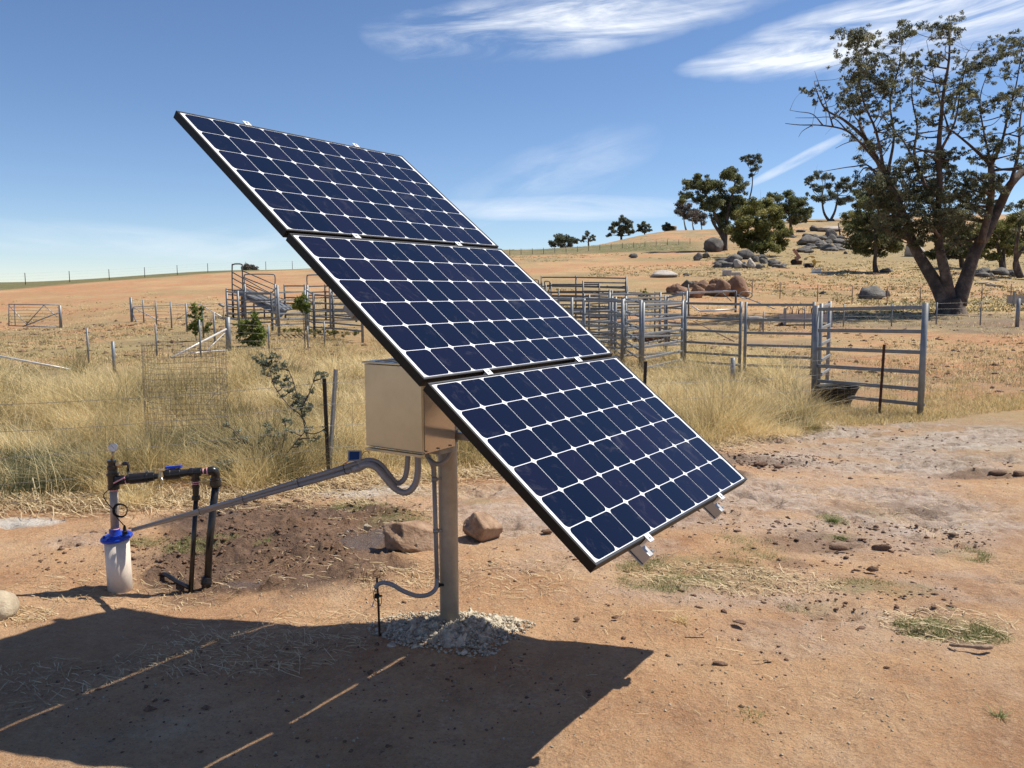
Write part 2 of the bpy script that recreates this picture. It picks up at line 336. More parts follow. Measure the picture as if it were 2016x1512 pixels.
def np_mesh(name, verts, faces, mat, parent=None, attr=None, smooth=False):
    """verts (N,3), faces (M,k) arrays; attr = per-face-corner... per-vertex value 'v'"""
    me = bpy.data.meshes.new(name); verts = np.asarray(verts, np.float64)
    off = np.array(rootloc(parent)); verts = verts-off; k = faces.shape[1]
    me.vertices.add(len(verts)); me.vertices.foreach_set('co', verts.astype(np.float32).ravel())
    me.loops.add(faces.size); me.loops.foreach_set('vertex_index', faces.astype(np.int32).ravel())
    me.polygons.add(len(faces)); me.polygons.foreach_set('loop_start', np.arange(0, faces.size, k, dtype=np.int32))
    me.polygons.foreach_set('loop_total', np.full(len(faces), k, np.int32))
    if smooth: me.polygons.foreach_set('use_smooth', np.ones(len(faces), bool))
    me.update(calc_edges=True)
    if attr is not None:
        a = me.attributes.new('v', 'FLOAT', 'POINT'); a.data.foreach_set('value', attr.astype(np.float32))
    me.materials.append(mat)
    o = bpy.data.objects.new(name, me); C.objects.link(o); o.parent = parent
    return o
def bez(pts, n=8):
    """smooth curve through points (Catmull-Rom)"""
    pts = [Vector(p) for p in pts]; q = [pts[0]*2-pts[1]]+pts+[pts[-1]*2-pts[-2]]; out_ = []
    for i in range(1, len(q)-2):
        for k in range(n):
            t = k/n; a, b, c, d = q[i-1], q[i], q[i+1], q[i+2]
            out_.append(0.5*((2*b)+(c-a)*t+(2*a-5*b+4*c-d)*t*t+(3*b-a-3*c+d)*t**3))
    return out_+[pts[-1]]
# ------------------------------------------------------------------ the ground sheet
def blobs(X, Y, L, seed=0, edge=0.45):
    """soft-edged soil patches; L = (px, py, rx, ry, weight): the place and extent of each patch on the ground"""
    out_ = np.zeros_like(X); nz = (fbm(X*1.6, Y*1.6, 31+seed, 4)-0.5)
    for (px, py, rx_, ry_, w) in L:
        c = GP(px, py); Yc = c.y; rX = rx_*Yc/F; rY = abs(GP(px, py-ry_).y-GP(px, py+ry_).y)/2
        d = np.sqrt(((X-c.x)/max(rX, .01))**2+((Y-Yc)/max(rY, .01))**2)
        out_ = np.maximum(out_, np.minimum(1, w*np.clip((1.0-d)/edge+nz*2.2+0.25, 0, 1)))
    return out_
MUD = [(540, 1085, 300, 80, 1.35), (660, 1035, 200, 50, 1.2), (360, 1130, 110, 36, 1.2), (480, 1018, 220, 30, 1.1), (740, 1110, 110, 40, .9), (390, 1180, 90, 18, .6), (1480, 905, 120, 12, .7), (1420, 930, 70, 10, .8), (1610, 1070, 120, 22, .6),
       (1750, 1000, 150, 14, .5), (1930, 935, 90, 12, .8), (1250, 1000, 60, 12, .4), (1900, 1250, 60, 20, .5), (1560, 1110, 50, 12, .5)]
CRUST = [(1500, 965, 420, 50, .75), (1150, 1075, 230, 45, .5), (1800, 1010, 300, 45, .8), (1950, 1150, 200, 40, .5), (1400, 1170, 260, 26, .45), (1700, 1230, 240, 40, .4), (1800, 870, 420, 55, 1), (1600, 900, 260, 40, .85), (1350, 1010, 330, 45, .6), (1000, 1000, 160, 60, .75), (1130, 1030, 140, 45, .8), (660, 968, 150, 16, .8), (870, 985, 160, 18, .7), (60, 1030, 90, 11, 1),
         (1550, 1040, 200, 40, .6), (1770, 1060, 300, 40, .5), (1500, 1150, 260, 30, .25), (1600, 1250, 200, 40, .3), (150, 1060, 100, 15, .4)]
GREEN = [(1400, 1125, 190, 26, .8), (1300, 1150, 90, 20, .6), (1680, 1150, 80, 14, .8), (1790, 1160, 60, 16, .6), (1870, 1235, 110, 20, .8), (1930, 1255, 60, 12, .6), (1640, 1025, 30, 12, .9), (1640, 1055, 30, 8, .7), (1900, 1090, 50, 14, .7), (705, 993, 60, 10, .9), (780, 1022, 70, 14, .7),
         (290, 1065, 40, 12, .8), (375, 1075, 60, 14, .8), (450, 1062, 30, 8, .8), (520, 1072, 20, 8, .7), (945, 985, 40, 12, .7), (1500, 1090, 90, 14, .5), (1730, 1010, 40, 8, .5), (1600, 1190, 60, 12, .5), (1460, 1060, 60, 14, .4)]
STRAWY = [(250, 985, 420, 24, .9), (700, 960, 260, 18, .6), (1250, 870, 300, 16, .8), (1500, 1150, 150, 16, .4), (1800, 822, 300, 12, .7), (500, 1260, 250, 40, .3)]
PUDDLE = [(712, 1062, 42, 18, 1), (745, 1048, 30, 8, 1), (480, 1150, 45, 8, .8), (690, 1040, 14, 5, .8), (610, 1075, 16, 5, .6), (430, 1010, 60, 8, .5)]
WHITE = [(60, 1028, 70, 8, 1), (780, 962, 60, 8, .8), (690, 972, 60, 7, .7), (1960, 880, 60, 10, .5)]
def ring_list():
    r = [0.25]
    while r[-1] < 1400:
        q = r[-1]
        s = 0.03 if q < 1.6 else (0.0075 if q < 2.6 else (0.0045 if q < 9 else (0.007 if q < 18 else (0.012 if q < 60 else 0.03))))
        r.append(q*(1+s))
    return np.array(r)
def microrelief(X, Y, mud, crust):
    r = np.sqrt(X*X+Y*Y); nearf = np.clip((26-r)/14, 0, 1)
    h = (fbm(X*2.2, Y*2.2, 3, 4)-0.5)*0.045+(fbm(X*14, Y*14, 8, 3)-0.5)*0.010
    lump = np.abs(fbm(X*7, Y*7, 12, 4)-0.5)*2
    h = h+mud*(np.clip(fbm(X*5, Y*7, 21, 5)-0.56, 0, 1)*0.24+np.clip(fbm(X*19, Y*19, 25, 3)-0.56, 0, 1)*.09-0.02)
    h = h-crust*np.clip(0.34-lump, 0, 1)*0.05*(fbm(X*3, Y*3, 44, 2)) - crust*np.clip(fbm(X*4.2, Y*6.5, 51, 4)-0.53, 0, 1)*0.42
    return h*nearf
th = []
a = -180.0
while a < 180:
    th.append(a); b = abs(a)
    a += 0.11 if b < 34 else (0.5 if b < 42 else 3.0)
th = np.radians(np.array(th)); rr_ = ring_list()
TH, RR = np.meshgrid(th, rr_); GX = (np.sin(TH)*RR); GY = (np.cos(TH)*RR)
gx = GX.ravel(); gy = GY.ravel()
mud = blobs(gx, gy, MUD, 1); crust = blobs(gx, gy, CRUST, 2, .6); green = blobs(gx, gy, GREEN, 3); strawy = blobs(gx, gy, STRAWY, 4); white = blobs(gx, gy, WHITE, 5); pud = blobs(gx, gy, PUDDLE, 6, .3)
gr = np.sqrt(gx*gx+gy*gy); nearw = (gr < 30)
for a_ in (mud, crust, green, strawy, white, pud): a_ *= nearw
crust *= np.clip(.62+(fbm(gx*1.3, gy*2.2, 151, 5)-.40)*3.2, .25, 1)
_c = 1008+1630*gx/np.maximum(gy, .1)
mud = np.maximum(mud, np.clip((gr-36)/3, 0, 1)*np.clip((52-gr)/4, 0, 1)*np.clip((_c-1530)/80, 0, 1)*np.clip((2300-_c)/80, 0, 1)*np.clip(.75+(fbm(gx*.35, gy*.35, 161, 4)-.5)*4, 0, .9)*(gy > 0))  # dark brown soil under the gum, with the tree's shade painted in
mud = np.maximum(mud, np.clip((gr-30)/1.5, 0, 1)*np.clip((34-gr)/1.5, 0, 1)*np.clip((_c-1330)/60, 0, 1)*np.clip((1640-_c)/40, 0, 1)*.5*(gy > 0))
def tyre(X, Y, pts, w):
    """tread print along a path; returns 0..1"""
    best = np.full(X.shape, 9.0); sl_ = np.zeros(X.shape); L0 = 0
    P2 = [Vector((q.x, q.y, 0)) for q in pts]
    for i in range(len(P2)-1):
        ax_, ay_ = P2[i].x, P2[i].y; dx, dy = P2[i+1].x-ax_, P2[i+1].y-ay_; L = math.hypot(dx, dy)
        t = np.clip(((X-ax_)*dx+(Y-ay_)*dy)/L/L, 0, 1); d = np.hypot(X-ax_-t*dx, Y-ay_-t*dy)
        m = d < best; best[m] = d[m]; sl_[m] = (L0+t*L)[m]; L0 += L
    return np.clip(1.2-best/w, 0, 1), sl_
track1 = [GP(x, y) for x, y in ((1560, 960), (1640, 972), (1700, 985), (1760, 1010), (1830, 1040), (1900, 1080), (1990, 1125), (2080, 1180))]
tr, ts = tyre(gx, gy, track1, .13)
track2 = [GP(x, y) for x, y in ((1640, 1190), (1760, 1225), (1880, 1290), (2000, 1360))]
tr2, ts2 = tyre(gx, gy, track2, .16)
gz = zt(gx, gy)+microrelief(gx, gy, mud*(1-pud), crust)-pud*.006
gz += tr*(-0.022+0.010*np.sign(np.sin(ts*2*PI/0.09)))*(gr < 20)+tr2*0.6*(-0.012+0.006*np.sign(np.sin(ts2*2*PI/0.07)))*(gr < 20)
n_t = len(th); n_r = len(rr_)
i0 = np.arange(n_r-1)[:, None]*n_t; k0 = np.arange(n_t)[None, :]; k1 = (k0+1) % n_t
gf = np.stack([i0+k0, i0+n_t+k0, i0+n_t+k1, i0+k1], -1).reshape(-1, 4)
# paddock tones (far): orange bare soil / straw / olive
far = np.clip((gr-9)/10, 0, 1)
cpx = 1008+1630*gx/np.maximum(gy, .1)
def band(lo, hi, s): return np.clip((gr-lo)/s, 0, 1)*np.clip((hi-gr)/s, 0, 1)
nb = fbm(gx*.16, gy*.16, 61, 5); nb2 = fbm(gx*.05+3, gy*.05, 77, 4); nb3 = fbm(gx*.7, gy*.7, 91, 4)
orange = np.clip((nb-0.46)*6+0.35, 0, 1)*far
left = np.clip((900-cpx)/300, 0, 1); right = 1-left
orange = np.maximum(orange*np.where(gr > 22, 1, .4), band(48, 140, 8)*left*np.clip(.95+(nb2-.5)*3, 0, 1))
orange = np.maximum(orange, band(30, 42, 4)*left*.5*np.clip(.5+(nb-.5)*5, 0, 1))
orange = np.maximum(orange, band(14.5, 27, 3)*np.clip((cpx-1590)/60, 0, 1)*np.clip(.85+(nb-.5)*3, 0, 1))
orange = np.maximum(orange, band(68, 84, 4)*np.clip((cpx-900)/200, 0, 1)*np.clip(.8+(nb2-.5)*3, 0, 1))
orange = np.maximum(orange, band(90, 120, 6)*np.clip((1400-cpx)/120, 0, 1)*.9)
strw = np.clip((fbm(gx*.22, gy*.22, 101, 5)-.42)*5, 0, 1)*far*.8
strw = np.maximum(strw, band(24, 33, 3)*np.clip((cpx-1230)/60, 0, 1)*np.clip((1640-cpx)/60, 0, 1)*np.clip(.9+(nb3-.5)*3, 0, 1))
strw = np.maximum(strw, band(46, 60, 4)*right*.75)
strw = np.maximum(strw, band(84, 92, 3)*np.clip((cpx-1350)/100, 0, 1)*.8)
olive = np.clip((fbm(gx*.12+9, gy*.12, 131, 5)-.5)*5, 0, 1)*far*.7
olive = np.maximum(olive, band(24, 46, 4)*left*np.clip(.65+(nb3-.5)*4, 0, 1))
olive = np.maximum(olive, band(58, 70, 4)*right*.55)
olive = np.maximum(olive, band(94, 190, 8)*np.clip((cpx-1380)/120, 0, 1)*np.clip(.95+(nb-.5)*2, 0, 1))
# far crop strips
fieldb = np.clip((gr-150)/3, 0, 1)*np.clip((200-gr)/8, 0, 1)*np.clip((1400-cpx)/60, 0, 1)*np.clip((cpx-600)/100, 0, 1)
fieldl = np.clip((gr-(93+np.clip((cpx-0)/578, 0, 1)*36))/3, 0, 1)*np.clip((900-cpx)/100, 0, 1)
field = np.clip(fieldb+fieldl, 0, 1)
me = bpy.data.meshes.new('ground')
me.vertices.add(len(gx)); me.vertices.foreach_set('co', np.stack([gx, gy, gz], -1).astype(np.float32).ravel())
me.loops.add(gf.size); me.loops.foreach_set('vertex_index', gf.astype(np.int32).ravel())
me.polygons.add(len(gf)); me.polygons.foreach_set('loop_start', np.arange(0, gf.size, 4, dtype=np.int32)); me.polygons.foreach_set('loop_total', np.full(len(gf), 4, np.int32))
me.polygons.foreach_set('use_smooth', np.ones(len(gf), bool)); me.update(calc_edges=True)
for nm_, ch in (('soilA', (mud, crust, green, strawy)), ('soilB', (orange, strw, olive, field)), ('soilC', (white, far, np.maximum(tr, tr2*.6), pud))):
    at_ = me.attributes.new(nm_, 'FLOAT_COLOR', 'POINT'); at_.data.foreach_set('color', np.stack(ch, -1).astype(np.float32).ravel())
gnd = bpy.data.objects.new('ground', me); C.objects.link(gnd); tag(gnd, kind='structure')

m, t, b = newmat('paddock_soil')
def L(a, b_): t.links.new(a, b_)
def N(ty, **k):
    n = t.nodes.new(ty)
    for q, v in k.items(): setattr(n, q, v)
    return n
pos = N('ShaderNodeNewGeometry').outputs['Position']
def noise(scale, det=6, rough=.62, w=None):
    n = N('ShaderNodeTexNoise'); n.inputs['Scale'].default_value = scale; n.inputs['Detail'].default_value = det; n.inputs['Roughness'].default_value = rough; L(pos, n.inputs['Vector']); return n.outputs[0]
def ramp(f, stops):
    r_ = N('ShaderNodeValToRGB'); e = r_.color_ramp.elements; e[0].position = stops[0][0]; e[0].color = (*stops[0][1], 1); e[1].position = stops[-1][0]; e[1].color = (*stops[-1][1], 1)
    for p, c in stops[1:-1]: x = e.new(p); x.color = (*c, 1)
    L(f, r_.inputs[0]); return r_.outputs[0]
def mixc(f, a, b_):
    x = N('ShaderNodeMix', data_type='RGBA')
    if isinstance(f, float): x.inputs['Factor'].default_value = f
    else: L(f, x.inputs['Factor'])
    L(a, x.inputs['A']); L(b_, x.inputs['B']); return x.outputs['Result']
def mth(op, a, b_=None, clamp=False):
    x = N('ShaderNodeMath', operation=op, use_clamp=clamp)
    for i, v in enumerate((a, b_)):
        if v is None: continue
        if isinstance(v, (int, float)): x.inputs[i].default_value = v
        else: L(v, x.inputs[i])
    return x.outputs[0]
def attr(nm_):
    a_ = N('ShaderNodeAttribute', attribute_name=nm_); s = N('ShaderNodeSeparateColor'); L(a_.outputs['Color'], s.inputs[0]); return s.outputs[0], s.outputs[1], s.outputs[2], a_.outputs['Alpha']
aM, aC, aG, aS = attr('soilA'); aO, aW, aV, aF = attr('soilB'); aX, aFar, aT, aP = attr('soilC')
n1 = noise(1.1, 8, .65); n2 = noise(9, 8, .7); n3 = noise(70, 6, .7); n4 = noise(0.35, 6); n5 = noise(28, 8, .75); n6 = noise(240, 3, .6)
n7 = noise(2.6, 9, .72); base = ramp(n1, [(.32, (.35, .175, .085)), (.45, (.50, .28, .14)), (.55, (.57, .345, .185)), (.68, (.64, .45, .285))])
base = mixc(ramp(n7, [(.50, (0, 0, 0)), (.66, (.55, .55, .55))]), base, ramp(n2, [(.35, (.26, .15, .085)), (.65, (.40, .26, .16))]))
base = mixc(mth('MULTIPLY', ramp(n2, [(.35, (0, 0, 0)), (.72, (1, 1, 1))]), .75), base, ramp(n5, [(.32, (.24, .14, .085)), (.5, (.45, .28, .165)), (.66, (.64, .45, .29))]))
far_c = ramp(n4, [(.3, (.25, .145, .075)), (.5, (.35, .22, .115)), (.7, (.40, .285, .15))])
far_c = mixc(mth('MULTIPLY', ramp(n2, [(.4, (0, 0, 0)), (.62, (1, 1, 1))]), .5), far_c, ramp(n5, [(.35, (.16, .10, .055)), (.65, (.50, .37, .20))]))
far_c = mixc(ramp(n7, [(.46, (0, 0, 0)), (.60, (.8, .8, .8))]), far_c, ramp(n2, [(.35, (.17, .11, .055)), (.65, (.33, .24, .12))]))
far_c = mixc(ramp(noise(1.9, 8, .7), [(.50, (0, 0, 0)), (.62, (.7, .7, .7))]), far_c, ramp(n2, [(.35, (.50, .37, .19)), (.65, (.66, .52, .29))]))
col = mixc(aFar, base, far_c)
fm = noise(.55, 9, .72); col = mixc(mth('MULTIPLY', aO, ramp(fm, [(.36, (.35, .35, .35)), (.56, (.95, .95, .95))])), col, ramp(n7, [(.3, (.33, .135, .06)), (.5, (.47, .21, .10)), (.68, (.56, .32, .17))]))
col = mixc(mth('MULTIPLY', aW, ramp(fm, [(.40, (.85, .85, .85)), (.62, (.25, .25, .25))])), col, ramp(n5, [(.3, (.30, .20, .095)), (.5, (.50, .36, .18)), (.7, (.62, .47, .26))]))
col = mixc(mth('MULTIPLY', aV, .75), col, ramp(n5, [(.3, (.14, .125, .05)), (.5, (.27, .225, .10)), (.7, (.45, .345, .18))]))
col = mixc(aF, col, ramp(n1, [(.3, (.055, .07, .022)), (.5, (.10, .11, .038)), (.7, (.19, .165, .07))]))
col = mixc(mth('MULTIPLY', aC, .9), col, ramp(n2, [(.30, (.17, .12, .095)), (.42, (.36, .285, .235)), (.55, (.50, .42, .365)), (.72, (.64, .57, .51))]))
col = mixc(mth('MULTIPLY', aS, .65), col, ramp(n5, [(.3, (.26, .16, .085)), (.5, (.50, .35, .20)), (.7, (.68, .52, .32))]))
mud_shade_f = mth('MULTIPLY', aM, mth('ADD', .72, mth('MULTIPLY', ramp(n1, [(.35, (0, 0, 0)), (.6, (1, 1, 1))]), .28)))
col = mixc(mud_shade_f, col, ramp(n2, [(.32, (.060, .036, .025)), (.5, (.125, .075, .049)), (.68, (.22, .14, .095))]))
col = mixc(mth('MULTIPLY', aG, ramp(n2, [(.35, (0, 0, 0)), (.6, (.75, .75, .75))])), col, ramp(n5, [(.3, (.11, .125, .045)), (.7, (.33, .29, .13))]))
col = mixc(mth('MULTIPLY', aX, .75), col, ramp(n2, [(.3, (.50, .45, .38)), (.7, (.74, .70, .64))]))
col = mixc(mth('MULTIPLY', ramp(noise(120, 4, .6), [(.58, (0, 0, 0)), (.66, (.5, .5, .5))]), mth('SUBTRACT', 1.0, mud_shade_f)), col, ramp(n2, [(.3, (.58, .42, .28)), (.7, (.72, .58, .43))]))
col = mixc(ramp(n3, [(.56, (0, 0, 0)), (.66, (.6, .6, .6))]), col, ramp(n6, [(.3, (.10, .06, .04)), (.7, (.20, .12, .08))]))
hl = noise(.24, 9, .75); col = mixc(mth('MULTIPLY', mth('MULTIPLY', aFar, mth('SUBTRACT', 1.0, mth('MULTIPLY', aO, .7))), ramp(hl, [(.38, (.05, .05, .05)), (.58, (.9, .9, .9))])), col, ramp(n7, [(.35, (.17, .125, .065)), (.65, (.33, .25, .135))]))
shade = ramp(noise(1.3, 7, .7), [(.5, (0, 0, 0)), (.68, (.45, .45, .45))]); col = mixc(mth('MULTIPLY', aFar, shade), col, ramp(n2, [(.35, (.14, .10, .05)), (.65, (.30, .22, .11))]))  # random darker mottling, the far paddock's own colour
col = mixc(mth('MULTIPLY', aT, .45), col, ramp(n2, [(.35, (.50, .34, .21)), (.65, (.66, .48, .33))]))
col = mixc(mth('MULTIPLY', aP, .8), col, ramp(n1, [(.3, (.12, .085, .07)), (.7, (.17, .125, .105))]))
L(col, b.inputs['Base Color'])
L(mth('SUBTRACT', mth('SUBTRACT', .95, mth('MULTIPLY', mud_shade_f, .32)), mth('MULTIPLY', aP, .42)), b.inputs['Roughness']); b.inputs['Specular IOR Level'].default_value = .25
hh = mth('ADD', mth('MULTIPLY', n5, .5), mth('ADD', mth('MULTIPLY', n3, .35), mth('MULTIPLY', n2, 1.0)))
bp = N('ShaderNodeBump'); bp.inputs['Strength'].default_value = 1.0; bp.inputs['Distance'].default_value = .045; L(hh, bp.inputs['Height']); L(bp.outputs[0], b.inputs['Normal'])
me.materials.append(m)
# ------------------------------------------------------------------ solar array
AU = Vector((0.5603, 0.8283, 0)).normalized()
AV = Vector((0.648, -0.439, -0.622)); AV = (AV-AU*AV.dot(AU)).normalized()
AN = AV.cross(AU); AN = AN if AN.z > 0 else -AN           # face normal, towards the sun
AT = Vector((-1.64, 4.173, 0.891+EYE)); PW, PH, PG = 1.65, 0.983, 0.0206
def A(u, v, n=0.0): return AT+AU*u+AV*v+AN*n
POLE = Vector((-0.34, 4.29, 0))
arr = thing('solar_array', POLE, 'tilted array of three dark blue solar panels on one steel pole', 'solar array')
pm = MB(); pm.tube([(POLE.x, POLE.y, -0.2), (POLE.x, POLE.y, 1.62)], 0.0505, 28); pm.build('pole', M['galv_pole'], arr)
cell_m, t, b = newmat('solar_cell_glass')
a_ = t.nodes.new('ShaderNodeAttribute'); a_.attribute_name = 'v'
cr = t.nodes.new('ShaderNodeValToRGB'); e = cr.color_ramp.elements; e[0].color = (0.0035, 0.0065, 0.021, 1); e[1].color = (0.009, 0.009, 0.028, 1); t.links.new(a_.outputs['Fac'], cr.inputs[0])
tcn = t.nodes.new('ShaderNodeTexCoord')
n = t.nodes.new('ShaderNodeTexNoise'); n.inputs['Scale'].default_value = 5; n.inputs['Detail'].default_value = 9; n.inputs['Roughness'].default_value = .75; n.inputs['Distortion'].default_value = 1.5; t.links.new(tcn.outputs['Object'], n.inputs['Vector'])
mr = t.nodes.new('ShaderNodeMapRange'); mr.inputs[1].default_value = .56; mr.inputs[2].default_value = .82; mr.inputs[4].default_value = .17; t.links.new(n.outputs[0], mr.inputs[0])
mx = t.nodes.new('ShaderNodeMix'); mx.data_type = 'RGBA'; t.links.new(mr.outputs[0], mx.inputs['Factor']); t.links.new(cr.outputs[0], mx.inputs['A']); mx.inputs['B'].default_value = (.30, .28, .27, 1)
t.links.new(mx.outputs['Result'], b.inputs['Base Color']); b.inputs['Roughness'].default_value = .09; b.inputs['Specular IOR Level'].default_value = .2
CLU = (0.425, 1.235)
for k in range(3):
    v0 = k*(PH+PG); v1 = v0+PH
    pan = thing('solar_panel', POLE, None, None); pan.parent = arr; pan.location = (0, 0, 0)
    fm = MB(); D = 0.040; w = 0.0125
    ax = (AU, AV, AN)
    fm.box(A(w/2, (v0+v1)/2, -D/2), (w, PH, D), ax); fm.box(A(PW-w/2, (v0+v1)/2, -D/2), (w, PH, D), ax)
    fm.box(A(PW/2, v0+w/2, -D/2), (PW-2*w, w, D), ax); fm.box(A(PW/2, v1-w/2, -D/2), (PW-2*w, w, D), ax)
    fm.build('frame', M['frame'], pan, bevel=0.0012)
    lp = MB(); e_ = 0.0006   # bright chamfer of the lip
    lp.box(A(PW/2, v0+w/2, e_), (PW-.002, w*.45, .0012), ax); lp.box(A(PW/2, v1-w/2, e_), (PW-.002, w*.45, .0012), ax)
    lp.build('frame_lip', M['frame_edge'], pan)
    bk = MB(); bk.box(A(PW/2, (v0+v1)/2, -.0045), (PW-2*w, PH-2*w, .005), ax); bk.build('backsheet', M['backsheet'], pan)
    cp, cs, ch = .1590, .1550, .0175; mu = (PW-10*cp)/2; mv = (PH-6*cp)/2
    vs = []; fs = []; at_ = []
    for i in range(10):
        for j in range(6):
            cu = mu+cp*(i+.5); cv = v0+mv+cp*(j+.5); h = cs/2; o = len(vs); sh = random.random()
            pts = []
            for (sx, sy) in ((1, 1), (-1, 1), (-1, -1), (1, -1)):
                cor = []
                for q in range(4):      # rounded cut corner
                    a_q = q/3; bx = h-ch*(1-a_q)*1.0; by = h-ch*a_q; bul = .0035*math.sin(PI*a_q)
                    cor.append((sx*(bx+bul*.7), sy*(by+bul*.7)))
                if sx*sy < 0: cor = cor[::-1]
                pts += cor[::-1]
            for (x, y) in pts: vs.append(tuple(A(cu+x, cv+y, -.0012))); at_.append(sh)
            fs.append(tuple(range(o, o+len(pts))))
    fc = np.array(fs); V_ = np.array(vs)
    nn = np.cross(V_[fc[0][1]]-V_[fc[0][0]], V_[fc[0][5]]-V_[fc[0][0]])
    if np.dot(nn, np.array(AN)) < 0: fc = fc[:, ::-1]
    np_mesh('cells', V_, fc, cell_m, pan, np.array(at_))
for u_ in CLU:
    rm = MB(); c0 = A(u_, -.03, -.040); 
    rm.box(A(u_, (3*PH+2*PG)/2+.01, -.066), (.036, 3*PH+2*PG+.105, .048), (AU, AV, AN))
    rm.box(A(u_, (3*PH+2*PG)/2+.01, -.0945), (.050, 3*PH+2*PG+.105, .006), (AU, AV, AN))
    rm.build('mounting_rail', M['alu'], arr, bevel=.002)
    for vv in (-.008, PH+PG/2, 2*PH+1.5*PG, 3*PH+2*PG+.008):
        cm_ = MB(); cm_.box(A(u_, vv, .0035), (.040, .036, .005), (AU, AV, AN)); cm_.box(A(u_, vv, -.02), (.034, .012, .05), (AU, AV, AN)); cm_.lathe(A(u_, vv, .006), AN, [(0, .007), (.006, .0065)], 6)
        cm_.build('clamp', M['clamp'], arr, bevel=.001)
    bo = MB()
    for q in range(3): bo.lathe(A(u_+.027, 3*PH+2*PG+.045, -.050-.018*q), AU, [(0, .008), (.02, .0075)], 6)
    bo.build('bolt', M['galv'], arr)
tt = MB(); vc = 1.36; tt.box(A(PW/2, vc, -.140), (1.30, .075, .075), (AU, AV, AN)); tt.build('torque_tube', M['galv'], arr, bevel=.004)
for s_ in (-1, 1):
    hb = MB(); hb.bar(POLE+Vector((0, 0, 1.40))+AU*(.056*s_), A(PW/2+.056*s_, vc, -.13), .008, .10); hb.build('head_bracket', M['galv'], arr)
br = MB(); a0 = Vector((-0.305, 4.30, 1.075)); a1 = A(.62, 2.38, -.115); br.bar(a0, a1, .042, .040); br.build('tilt_brace', M['alu'], arr, bevel=.003)
br = MB(); br.bar(a0+Vector((-.06, 0, 0)), a0+Vector((.02, 0, 0)), .06); br.build('brace_bracket', M['galv'], arr)
xb = MB(); xb.bar(A(CLU[0]-.06, 2.38, -.116), A(CLU[1]+.06, 2.38, -.116), .035); xb.build('cross_bar', M['alu'], arr)

# ------------------------------------------------------------------ control box on the pole
BK = Vector((-0.436, 3.93, 0)); E1 = AU; E2 = Vector((-.8283, .5603, 0)); ZZ = Vector((0, 0, 1))
z0, z1 = 1.044, 1.470; bd, bw = .261, .364
cbx = thing('control_box', BK+E1*bd/2+E2*bw/2+ZZ*z0, 'zinc sheet pump control box hung on the pole under the panels', 'control box')
mb = MB(); mb.box(BK+E1*(bd/2+.012)+E2*bw/2+ZZ*((z0+z1)/2), (bd-.024, bw, z1-z0), (E1, E2, ZZ)); mb.build('body', M['zinc_shiny'], cbx, bevel=.002)
mb = MB(); mb.box(BK+E1*.009+E2*bw/2+ZZ*((z0+z1)/2+.004), (.018, bw+.006, z1-z0-.012), (E1, E2, ZZ)); mb.build('door', M['zinc'], cbx, bevel=.003)
mb = MB(); mb.box(BK+E1*bd/2+E2*bw/2+ZZ*(z1+.006), (bd+.02, bw+.02, .010), (E1, E2, ZZ))
for q in range(5): mb.box(BK+E1*bd/2+E2*(bw*(.15+.17*q))+ZZ*(z1+.0125), (bd*.9, .012, .005), (E1, E2, ZZ))
mb.build('lid', M['zinc'], cbx, bevel=.002)
mb = MB(); mb.box(BK+E1*.006+E2*(bw/2)+ZZ*(z0-.007), (.030, bw+.004, .012), (E1, E2, ZZ)); mb.build('drip_edge', M['zinc'], cbx)
mb = MB(); mb.box(BK+E1*(bd-.06)+E2*.05+ZZ*(z0-.012), (.13, .10, .022), (E1, E2, ZZ)); mb.build('mounting_bracket', M['galv'], cbx)
for q in range(3):
    mb = MB(); mb.lathe(BK+E1*(.03+.095*q)-E2*.003+ZZ*(z0+.012), -E2, [(0, .0045), (.006, .004)], 8); mb.build('rivet', M['galv'], cbx)

# ------------------------------------------------------------------ conduits
def ribbed(pts, r, pitch=.006):
    pts = bez(pts, 14); L_ = [0]
    for i in range(1, len(pts)): L_.append(L_[-1]+(pts[i]-pts[i-1]).length)
    tot = L_[-1]; n = max(8, int(tot/pitch)); out_ = []; rs = []; j = 0
    for i in range(n+1):
        s = tot*i/n
        while j < len(L_)-2 and L_[j+1] < s: j += 1
        f = (s-L_[j])/max(1e-6, L_[j+1]-L_[j]); out_.append(pts[j].lerp(pts[j+1], min(1, f))); rs.append(r*(1.06 if i % 2 else .93))
    return out_, rs
cnd = thing('cable_conduit', P(480, 985, 4.6), 'long grey plastic conduits running from the bore head up to the control box', 'conduit')
ca, cb_ = P(262, 1043, 5.10), P(712, 909, 4.10)
mb = MB(); mb.tube([ca, ca.lerp(cb_, .5)+Vector((0, 0, -.006)), cb_], .0128, 14); mb.build('straight_conduit', M['pvc_grey'], cnd)
c2a, c2b = ca+Vector((.0, .02, -.002)), P(702, 923, 4.12)
mb = MB(); mb.tube([c2a, c2a.lerp(c2b, .5)+Vector((0, 0, -.008)), c2b], .0135, 14); mb.build('straight_conduit', M['pvc_grey'], cnd)
p_, r_ = ribbed([P(706, 911, 4.10), P(728, 906, 4.09), P(748, 913, 4.09), P(765, 933, 4.09), P(781, 951, 4.10), P(795, 944, 4.10), P(801, 925, 4.10), P(803, 898, 4.10)], .0135)
mb = MB(); mb.tube(p_, r_, 12); mb.build('flexible_conduit', M['pvc_grey'], cnd)
p_, r_ = ribbed([P(700, 925, 4.12), P(722, 915, 4.07), P(741, 921, 4.06), P(760, 943, 4.05), P(778, 962, 4.05), P(798, 970, 4.04), P(814, 959, 4.04), P(822, 935, 4.05), P(823, 898, 4.06)], .0165)
mb = MB(); mb.tube(p_, r_, 12); mb.build('flexible_conduit', M['pvc_grey'], cnd)
